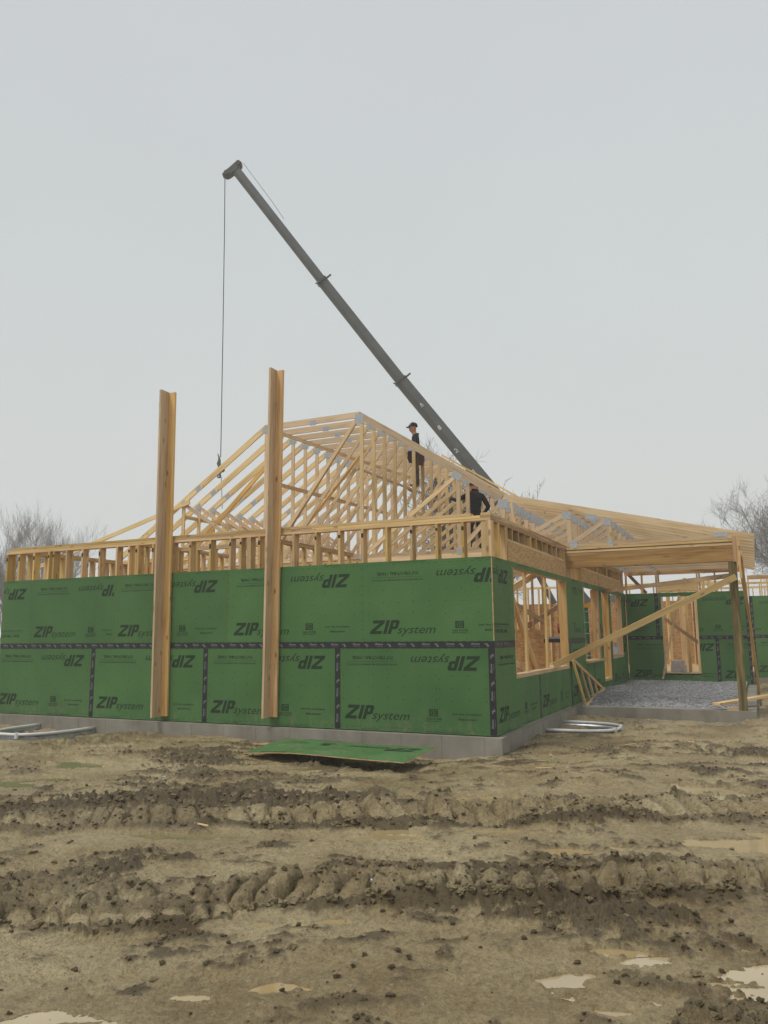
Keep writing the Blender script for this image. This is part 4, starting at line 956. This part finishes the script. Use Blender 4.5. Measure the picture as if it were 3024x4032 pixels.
# ------------------------------------------------------------------ window wells
def well(cx, cyy, hw, pr, ax, nrm, zt, lab):
    ax, nrm = Vector(ax), Vector(nrm); t = thing('window_well', (cx, cyy, zt-.5), lab, 'window well', 'galvanised window wells')
    o_ = Vector((cx, cyy, 0)); b = MB(); K, Z = 48, 40; g = []
    for i in range(K+1):
        th = math.pi*i/K; c_, s_ = math.cos(th), math.sin(th); row = []
        cx_ = math.copysign(abs(c_)**.8, c_)*hw; sx_ = (abs(s_)**.62)*pr
        for j in range(Z+1):
            z = zt-.55*j/Z; k = 1+.018*math.cos(j*.9); row.append(o_+ax*cx_*k+nrm*sx_*k+Vector((0, 0, z)))
        g.append(row)
    for i in range(K):
        for j in range(Z): b.face([g[i][j], g[i+1][j], g[i+1][j+1], g[i][j+1]])
    b.build('steel_shell', M_GALV2, t, True)
    b = MB(); b.tube([g[i][0]+Vector((0, 0, .012)) for i in range(K+1)], .024, 10); b.build('rim', M_WHITE, t, True)
    for i in (20, 29):
        p = g[i][0]; b = MB(); b.tube([p+Vector((0, 0, -.05)), p+Vector((0, 0, .02)), p+Vector((0, 0, .042))], .034, 8); b.build('clip', M_WHITE, t)
well(.105, 2.91, .63, 1.03, (0, 1, 0), (1, 0, 0), -.165, 'galvanised window well with white rim beside the right hand corner wall')
well(-7.74, -.117, .64, 1.22, (1, 0, 0), (0, -1, 0), -.165, 'galvanised window well with white rim at the far left of the foundation')

# ------------------------------------------------------------------ crane behind the house
CD = 33.0
def plc(u, v, dep=CD):   # a point of the crane, surveyed at the distance where the crane stands
    d = fwd + r2*((u-1512)/3087.53) - u2*((v-2016)/3087.53); h = Vector((fwd.x, fwd.y, 0)).normalized()
    return CAM + d*(dep/d.dot(h))
cr = thing('crane', plc(2185, 2400).to_tuple(), 'dark grey telescopic crane boom rising from behind the house to the upper left', 'crane')
B0, B1, B2, B3 = plc(2200, 2228+20), plc(1578, 1500), plc(1268, 1108), plc(945, 692)
dirb = (B3-B0).normalized(); side = Vector((fwd.x, fwd.y, 0)).normalized(); side = (side-dirb*side.dot(dirb)).normalized(); upb = dirb.cross(side)
if upb.z < 0: upb = -upb
def boom(p, q, h, w, name='boom_section'):
    prof = [(-.5, .5), (.5, .5), (.5, -.15), (.22, -.5), (-.22, -.5), (-.5, -.15)]
    b = MB(); R0 = [p+side*a*w+upb*c*h for a, c in prof]; R1 = [q+side*a*w+upb*c*h for a, c in prof]; n = 6
    for i in range(n): b.face([R0[i], R0[(i+1) % n], R1[(i+1) % n], R1[i]])
    b.face(R0[::-1]); b.face(R1)
    # pressed rib along the visible side
    for sg in (-1, 1):
        b.member(p+side*sg*w*.505+upb*h*.02, q+side*sg*w*.505+upb*h*.02, .035, .02, side)
    return b.build(name, M_BOOM, cr)
boom(B0-dirb*2.2, B1, .53, .42); boom(B1-dirb*.4, B2, .45, .35); boom(B2-dirb*.4, B3+dirb*.3, .385, .29)
for q, h in ((B1, .50), (B2, .42)):
    b = MB(); b.member(q-dirb*.05, q+dirb*.05, h+.03, .47, side); b.build('collar', M_BOOM2, cr)
    b = MB(); b.member(q+upb*h*.5, q+upb*(h*.5+.30)+dirb*.02, .07, .05, side); b.build('cable_guide', M_BOOM2, cr)
    b = MB(); b.tube([q-upb*h*.5, q-upb*(h*.5+.06)-dirb*(-.12)], .03, 6); b.build('lug', M_BOOM2, cr)
# boom head
b = MB(); hp = [(-.95, -.06), (-.98, .14), (-.35, .30), (-.10, .40), (.10, .48), (.42, .42), (.52, .10), (.40, -.10), (.2, -.12), (-.45, -.30), (-.75, -.28)]
hc = plc(925, 672)
def HP(a, c, s_): return hc + rgt*0 + (-upb*(-a))*1.0*(-1)*-1 + dirb*c + side*s_
def HQ(a, c, s_): return hc + upb*a*.74 + dirb*c*.60 + side*s_
hp = [(-.70, -.02), (-.80, .22), (-.45, .30), (-.1, .33), (.25, .40), (.50, .36), (.62, .12), (.50, -.02), (.28, -.10), (-.28, -.16), (-.5, -.16)]
F0 = [HQ(a, c, -.17) for a, c in hp]; F1 = [HQ(a, c, .17) for a, c in hp]; n = len(hp)
b.face(F0); b.face(F1[::-1])
for i in range(n): b.face([F0[(i+1) % n], F0[i], F1[i], F1[(i+1) % n]])
for a, c in ((-.55, .10), (.42, .20)): b.tube([HQ(a, c, -.22), HQ(a, c, .22)], .11, 16)
b.build('boom_head', M_BOOM2, cr)
b = MB(); rc = plc(896, 684); b.tube([rc+Vector((0, 0, .10))+(rgt*.07*math.cos(a)+Vector((0, 0, 1))*.07*math.sin(a)-Vector((0, 0, .07))) for a in np.arange(0, 6.5, .5)], .018, 6); b.build('shackle', M_BOOM2, cr)
b = MB(); b.tube([plc(886, 672), plc(884, 900), plc(878, 1300), plc(869, 1800)], .020, 6); b.build('hoist_cable', M_STEEL, cr)
b = MB(); b.tube([plc(958, 642), plc(1070, 792), plc(1118, 862)], .011, 6); b.build('winch_cable', M_STEEL, cr)
hk = plc(868, 1800)
b = MB(); S_ = CD/3087.53*1.1
def HK(u, v): return hk + rgt*(u-868)*S_/1.1 - Vector((0, 0, 1))*(v-1800)*S_/1.1
b.tube([HK(857, 1786), HK(862, 1799), HK(864, 1812), HK(862, 1826), HK(866, 1845), HK(868, 1852)], [.02, .035, .06, .09, .06, .05], 8); b.tube([HK(866, 1845), HK(872, 1851), HK(874, 1855), HK(872, 1860)], [.06, .14, .15, .09], 12)
b.tube([HK(866, 1860), HK(867, 1868)], [.09, .07], 10)
b.tube([HK(864, 1866), HK(863, 1873), HK(870, 1877), HK(870, 1882), HK(864, 1884), HK(858, 1881), HK(857, 1874)], [.05, .05, .045, .045, .04, .035, .02], 8); b.build('hook_block', M_STEEL, cr, True)
b = MB(); b.tube([HK(869, 1866), HK(874, 1888), HK(877, 1950), HK(880, 2010)], .016, 6); b.build('tag_line', M_ROPE, cr)
for ch, u, v in (('A', 1657, 1600), ('B', 1727, 1690), ('C', 1793, 1779), ('D', 1860, 1863)):
    c0_ = plc(u, v)-side*.29; b = MB()
    for p in text_polys(ch, .13, .17, 0, .02): b.face([c0_ + (-upb*(x-.065)+dirb*0)*(-1)*-1*1.0 + dirb*(y-.085) for x, y in p])
    for x in (0,):
        b.face([c0_ - upb*(-.075)+dirb*(-.115), c0_ - upb*(.075)+dirb*(-.115), c0_ - upb*(.075)+dirb*(-.10), c0_ - upb*(-.075)+dirb*(-.10)])
    b.build('letter', M_LETTER, cr)
# carrier and turret, mostly hidden by the house
zc = B0.z; cb = Vector((B0.x, B0.y, 0))-Vector((dirb.x, dirb.y, 0))*1.0
b = MB(); b.member(cb+Vector((0, 0, .85))-rgt*3.5, cb+Vector((0, 0, .85))+rgt*3.5, 2.4, .5, (0, 0, 1)); b.build('carrier', M_BOOM2, cr)
b = MB(); b.member(cb+Vector((0, 0, 1.1)), cb+Vector((0, 0, 2.3)), 1.6, 1.6, rgt); b.build('turret', M_BOOM, cr)
b = MB(); b.member(cb+Vector((0, 0, 1.1))+rgt*2.2, cb+Vector((0, 0, 2.9))+rgt*2.2, 2.0, 1.7, rgt); b.build('cab', M_BOOM, cr)
for sx in (-2.8, -1.6, 1.4, 2.8):
    for sg in (-1, 1):
        c_ = cb+rgt*sx+side*0+Vector((fwd.x, fwd.y, 0)).normalized()*sg*1.05+Vector((0, 0, .25)); dd = Vector((fwd.x, fwd.y, 0)).normalized()
        b = MB(); b.tube([c_-dd*.15, c_+dd*.15], .52, 20); b.build('wheel', M_TAPE, cr)
b = MB(); b.tube([B0+Vector((0, 0, -1.2))+upb*-.3, B0+dirb*3.0-upb*.3], .13, 10); b.build('lift_cylinder', M_STEEL, cr)

# ------------------------------------------------------------------ people
def person(name, joints, bones, root, regions, label):
    me = bpy.data.meshes.new('person'); keys = list(joints); idx = {k: i for i, k in enumerate(keys)}
    base = Vector(joints[root][0]); zmin = min(j[0][2] for j in joints.values())
    loc = Vector((base.x, base.y, zmin-.04))
    me.from_pydata([tuple(Vector(joints[k][0])-loc) for k in keys], [(idx[a], idx[b]) for a, b in bones], [])
    ob = bpy.data.objects.new(name, me); C.objects.link(ob); ob.location = loc
    ob.modifiers.new('skin', 'SKIN')
    sv = me.skin_vertices[0].data
    for k in keys:
        r = joints[k][1]; sv[idx[k]].radius = r if isinstance(r, tuple) else (r, r); sv[idx[k]].use_root = (k == root)
    sb = ob.modifiers.new('sub', 'SUBSURF'); sb.levels = 2; sb.render_levels = 2
    dg = bpy.context.evaluated_depsgraph_get(); dg.update()
    m2 = bpy.data.meshes.new_from_object(ob.evaluated_get(dg)); ob.modifiers.clear(); ob.data = m2
    mats = [M_BLK, M_BROWN, M_SKIN, M_BOOT, M_HAIR]
    m2.materials.clear()
    for q in mats: m2.materials.append(q)
    segs = [(Vector(joints[a][0])-loc, Vector(joints[b][0])-loc, regions.get((a, b), 0)) for a, b in bones]
    for p in m2.polygons:
        c = p.center; best = 1e9
        for a, b, r in segs:
            ab = b-a; t = max(0, min(1, (c-a).dot(ab)/max(ab.dot(ab), 1e-9))); d = (c-(a+ab*t)).length
            if d < best: best, mi = d, r
        p.material_index = mi; p.use_smooth = True
    tag(ob, label, 'person'); return ob
def add_hand(J, Bn, Rg, wrist, h, d, side_, pre):
    d = Vector(d).normalized(); s = Vector(side_).normalized(); h = Vector(h); nn = d.cross(s)
    J[pre+'palm'] = (h+d*.05, (.022, .034)); Bn.append((wrist, pre+'palm')); Rg[(wrist, pre+'palm')] = 2
    for k, (o, L) in enumerate(((-.030, .065), (-.010, .078), (.011, .072), (.031, .056))):
        a = h+d*.09+s*o; m_ = a+d*L*.5+nn*.006; e_ = m_+d*L*.35+nn*.025
        for q, p_, r in (('a', a, .010), ('b', m_, .009), ('c', e_, .008)): J[f'{pre}f{k}{q}'] = (p_, r)
        for x, y in ((pre+'palm', f'{pre}f{k}a'), (f'{pre}f{k}a', f'{pre}f{k}b'), (f'{pre}f{k}b', f'{pre}f{k}c')): Bn.append((x, y)); Rg[(x, y)] = 2
    a = h+d*.045-s*.045; e_ = a+d*.04-s*.012
    J[pre+'ta'] = (a, .011); J[pre+'tb'] = (e_, .009); Bn += [(pre+'palm', pre+'ta'), (pre+'ta', pre+'tb')]; Rg[(pre+'palm', pre+'ta')] = 2; Rg[(pre+'ta', pre+'tb')] = 2
# worker standing in the trusses, facing left
F = Vector((-.85, -.52, 0)).normalized(); S = Vector((-F.y, F.x, 0)); U = Vector((0, 0, 1)); O = Vector((-4.60, 8.32, 5.19))
def q_(f, s, z): return O+F*f+S*s+U*z
J = {'pelvis': (q_(0, 0, .92), (.15, .125)), 'waist': (q_(-.01, 0, 1.08), (.155, .12)), 'chest': (q_(-.01, 0, 1.30), (.21, .16)), 'neckb': (q_(.0, 0, 1.43), (.10, .09)), 'neck': (q_(.035, 0, 1.50), .055),
     'head': (q_(.07, 0, 1.62), (.088, .10)), 'crown': (q_(.05, 0, 1.70), (.085, .095)), 'nose': (q_(.175, 0, 1.595), .016), 'chin': (q_(.12, 0, 1.545), .035), 'earl': (q_(.04, .088, 1.61), .016), 'earr': (q_(.04, -.088, 1.61), .016)}
Bn = [('pelvis', 'waist'), ('waist', 'chest'), ('chest', 'neckb'), ('neckb', 'neck'), ('neck', 'head'), ('head', 'crown'), ('head', 'nose'), ('head', 'chin'), ('head', 'earl'), ('head', 'earr')]
Rg = {('pelvis', 'waist'): 0, ('neck', 'head'): 2, ('neckb', 'neck'): 2, ('head', 'crown'): 4, ('head', 'nose'): 2, ('head', 'chin'): 2, ('head', 'earl'): 2, ('head', 'earr'): 2}
for sg, n_ in ((1, 'l'), (-1, 'r')):
    J.update({n_+'sh': (q_(0, .19*sg, 1.38), .075), n_+'el': (q_(.04, .25*sg, 1.12), .058), n_+'wr': (q_(.24, .09*sg, 1.20), .036),
              n_+'hip': (q_(0, .09*sg, .84), .105), n_+'kn': (q_(.04*sg, .10*sg, .46), .068), n_+'an': (q_(.05*sg-.02, .11*sg, .09), .050), n_+'toe': (q_(.05*sg+.15, .13*sg, .035), (.045, .035))})
    for a, b in (('chest', n_+'sh'), (n_+'sh', n_+'el'), (n_+'el', n_+'wr'), ('pelvis', n_+'hip'), (n_+'hip', n_+'kn'), (n_+'kn', n_+'an'), (n_+'an', n_+'toe')): Bn.append((a, b))
    for a, b, r in (('pelvis', n_+'hip', 1), (n_+'hip', n_+'kn', 1), (n_+'kn', n_+'an', 1), (n_+'an', n_+'toe', 3)): Rg[(a, b)] = r
    add_hand(J, Bn, Rg, n_+'wr', q_(.27, .07*sg, 1.21), (F*.6-S*.6*sg+U*.2), (F*.3+U), n_)
p1 = person('person', J, Bn, 'pelvis', Rg, 'worker in black hoodie, brown trousers and cap standing up in the trusses with bowed head')
b = MB(); hc_ = q_(.055, 0, 1.665)
rings = [(.0, .112), (.03, .113), (.07, .104), (.10, .078), (.118, .035)]
g = []
for dz, r in rings: g.append([hc_+U*dz+(F*math.cos(t)*1.08+S*math.sin(t))*r for t in np.linspace(0, 2*math.pi, 17)[:-1]])
for i in range(4):
    for j in range(16): b.face([g[i][j], g[i][(j+1) % 16], g[i+1][(j+1) % 16], g[i+1][j]], None, .5, 1 if j in (14, 15, 0, 1) and i > 0 else 0)
b.face(g[-1])
for dz in (0.0,):
    A2 = [hc_+U*.012+(F*math.cos(t)*1.08+S*math.sin(t))*.112 for t in np.linspace(-1.0, 1.0, 9)]; B2_ = [hc_-U*.012+F*(.20-.05*abs(t))+S*(.085*math.sin(t)) for t in np.linspace(-1.3, 1.3, 9)]
    for i in range(8): b.face([A2[i], A2[i+1], B2_[i+1], B2_[i]]); b.face([A2[i+1]-U*.008, A2[i]-U*.008, B2_[i]-U*.008, B2_[i+1]-U*.008])
b.build('cap', [M_BLK, M_CAPG], p1, True)
def pouch(par, c, w, h, d, mat):
    b = MB(); pr = [(-.5, .5), (.5, .5), (.55, -.1), (.3, -.5), (-.3, -.5), (-.55, -.1)]
    R0 = [c+F*a*w+U*z*h-S*d/2 for a, z in pr]; R1 = [c+F*a*w+U*z*h+S*d/2 for a, z in pr]
    b.face(R0); b.face(R1[::-1])
    for i in range(6): b.face([R0[(i+1) % 6], R0[i], R1[i], R1[(i+1) % 6]])
    b.build('tool_pouch', mat, par)
pouch(p1, q_(.13, .16, .80), .20, .30, .12, M_BLK); pouch(p1, q_(-.15, -.16, .80), .20, .28, .12, M_LEATH)
# stooping worker seen from behind between the first trusses
O = Vector((-2.20, 5.92, 3.14)); F = Vector((-.35, .94, 0)).normalized(); S = Vector((-F.y, F.x, 0))   # S points to his left
J = {'pelvis': (q_(-.10, 0, .86), (.145, .12)), 'waist': (q_(-.05, 0, 1.0), (.14, .115)), 'chest': (q_(.02, 0, 1.20), (.165, .125)), 'neckb': (q_(.08, 0, 1.34), (.11, .09)), 'neck': (q_(.14, 0, 1.41), .055),
     'head': (q_(.21, 0, 1.50), (.09, .10)), 'crown': (q_(.22, 0, 1.58), (.085, .09)), 'nose': (q_(.325, 0, 1.47), .016), 'chin': (q_(.27, 0, 1.42), .035), 'earl': (q_(.20, .088, 1.49), .016), 'earr': (q_(.20, -.088, 1.49), .016)}
Bn = [('pelvis', 'waist'), ('waist', 'chest'), ('chest', 'neckb'), ('neckb', 'neck'), ('neck', 'head'), ('head', 'crown'), ('head', 'nose'), ('head', 'chin'), ('head', 'earl'), ('head', 'earr')]
Rg = {('neck', 'head'): 2, ('neckb', 'neck'): 2, ('head', 'crown'): 4, ('head', 'nose'): 2, ('head', 'chin'): 2, ('head', 'earl'): 2, ('head', 'earr'): 2}
J.update({'lsh': (q_(.03, .18, 1.28), .065), 'lel': (q_(.05, .38, 1.17), .05), 'lwr': (q_(.16, .52, 1.25), .035), 'rsh': (q_(.03, -.18, 1.26), .068), 'rel': (q_(-.02, -.31, 1.0), .056), 'rwr': (q_(.20, -.24, .93), .036)})
for sg, n_ in ((1, 'l'), (-1, 'r')):
    J.update({n_+'hip': (q_(-.08, .09*sg, .80), .11), n_+'kn': (q_(.02, .12*sg, .45), .07), n_+'an': (q_(-.04, .13*sg, .09), .052), n_+'toe': (q_(.13, .14*sg, .035), (.045, .035))})
    for a, b in (('chest', n_+'sh'), (n_+'sh', n_+'el'), (n_+'el', n_+'wr'), ('pelvis', n_+'hip'), (n_+'hip', n_+'kn'), (n_+'kn', n_+'an'), (n_+'an', n_+'toe')): Bn.append((a, b))
    for a, b, r in (('pelvis', n_+'hip', 0), (n_+'hip', n_+'kn', 0), (n_+'kn', n_+'an', 0), (n_+'an', n_+'toe', 3)): Rg[(a, b)] = r
add_hand(J, Bn, Rg, 'lwr', q_(.19, .55, 1.27), (F*.4+S*.7+U*.3), (U*.6+F), 'l'); add_hand(J, Bn, Rg, 'rwr', q_(.23, -.22, .93), (F+U*.1), (S), 'r')
p2 = person('person', J, Bn, 'pelvis', Rg, 'worker in black hoodie stooping behind the right end of the nearest truss')
b = MB(); hc_ = q_(.22, 0, 1.545); g = []
for dz, r in rings: g.append([hc_+U*dz+(F*math.cos(t)*1.08+S*math.sin(t))*r for t in np.linspace(0, 2*math.pi, 17)[:-1]])
for i in range(4):
    for j in range(16): b.face([g[i][j], g[i][(j+1) % 16], g[i+1][(j+1) % 16], g[i+1][j]])
b.face(g[-1]); b.build('cap', [M_BLK, M_CAPG], p2, True)
b = MB()
for p in shift(text_polys('crew', .16, .05, 0, .03, 1), -.08, 0): b.face([q_(-.135, -x+.0, 1.16+y) for x, y in p][::-1])
b.build('back_print', M_PRINTW, p2) if False else None

# ------------------------------------------------------------------ bare trees
def grow(seed, H, trunk_r, n_limbs, spread, levels=5, lean=0.0, gnarl=.25, up=.25, first=.25):
    rd = random.Random(seed); tr = MB(); cw = MB()
    def branch(p, d, L, r, lv):
        n = 4 if lv < 3 else 3; pts = [p]; rs = [r]; q = p.copy(); dd = d.copy()
        for i in range(n):
            dd = (dd + Vector((rd.gauss(0, gnarl), rd.gauss(0, gnarl), rd.gauss(0, gnarl)*.6+up*.25))*.5).normalized()
            q = q+dd*L/n; pts.append(q.copy()); rs.append(r*(1-.55*(i+1)/n))
        mb = tr if lv == 0 else cw
        mb.tube(pts, rs, 8 if lv == 0 else (5 if lv < 3 else 3), 0, False)
        if lv >= levels: return
        k = {0: n_limbs, 1: 8, 2: 6, 3: 5, 4: 4}.get(lv, 3)
        for i in range(k):
            t = rd.uniform(first if lv == 0 else .2, 1.0); j = min(int(t*n), n-1); f_ = t*n-j
            a = pts[j].lerp(pts[j+1], f_); rr = rs[j]*(1-f_)+rs[j+1]*f_
            base = (pts[j+1]-pts[j]).normalized(); th = rd.uniform(0, 6.283); o = base.orthogonal().normalized(); o2 = base.cross(o)
            side_ = (o*math.cos(th)+o2*math.sin(th)); an = rd.uniform(.45, .95)*spread
            nd = (base*math.cos(an)+side_*math.sin(an)+Vector((0, 0, up*.35))).normalized()
            branch(a, nd, L*rd.uniform(.48, .72)*(1.0 if lv else .9), max(rr*rd.uniform(.5, .72), .0068), lv+1)
    branch(Vector((0, 0, -.4)), Vector((lean, 0, 1)).normalized(), H*.62, trunk_r, 0)
    return tr, cw
def tree(seed, x, y, lab, height=9, radius=3, mat=None, **k):
    t = thing('bare_tree', (x, y, -.3), lab, 'tree', 'bare winter trees beyond the house'); tr, cw = grow(seed, **k)
    A = np.array([v[:] for v in cw.V]); zt = A[:, 2].max(); rr = np.percentile(np.hypot(A[:, 0], A[:, 1]), 93); kz = height/zt; kr = radius/rr
    tr.V = [Vector((v.x*kr+x, v.y*kr+y, v.z*kz)) for v in tr.V]; cw.V = [Vector((v.x*kr+x, v.y*kr+y, v.z*kz)) for v in cw.V]
    mat = mat or M_BARK; tr.build('trunk', mat, t, True); cw.build('crown', mat, t, True); return t
tree(5, -7.1, 24.6, 'dark bare tree behind the right slope of the trusses', 11.0, 4.4, H=8.6, trunk_r=.24, n_limbs=13, spread=1.0, gnarl=.30, up=.22, first=.30)
tree(9, 4.75, 25.4, 'large bare tree at the right edge beyond the porch roof', 8.3, 3.5, mat=M_BARKHAZE, H=9.4, trunk_r=.26, n_limbs=11, spread=1.0, gnarl=.26, up=.28, first=.3)
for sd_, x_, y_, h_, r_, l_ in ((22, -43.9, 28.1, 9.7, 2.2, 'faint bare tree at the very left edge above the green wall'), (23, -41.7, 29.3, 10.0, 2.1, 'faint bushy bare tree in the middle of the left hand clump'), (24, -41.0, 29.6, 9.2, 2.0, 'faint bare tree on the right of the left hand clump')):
    tree(sd_, x_, y_, l_, h_+1.1, r_*1.1, M_BARKHAZE, H=10, trunk_r=.16, n_limbs=14, spread=.75, gnarl=.16, up=.6, levels=4, first=.1)

# ------------------------------------------------------------------ haze
hz_ = MB(); hz_.bx(-140, 150, -60, 240, -3.0, 45)
M_HAZE = bpy.data.materials.new('fog'); M_HAZE.use_nodes = True; t = M_HAZE.node_tree; t.nodes.clear()
ou = t.nodes.new('ShaderNodeOutputMaterial'); pv = t.nodes.new('ShaderNodeVolumePrincipled')
pv.inputs['Color'].default_value = (.985, .99, 1.0, 1); pv.inputs['Density'].default_value = .0024; pv.inputs['Anisotropy'].default_value = 0
t.links.new(pv.outputs[0], ou.inputs['Volume'])
hz = hz_.build('haze', M_HAZE); tag(hz, 'pale even fog', kind='stuff')
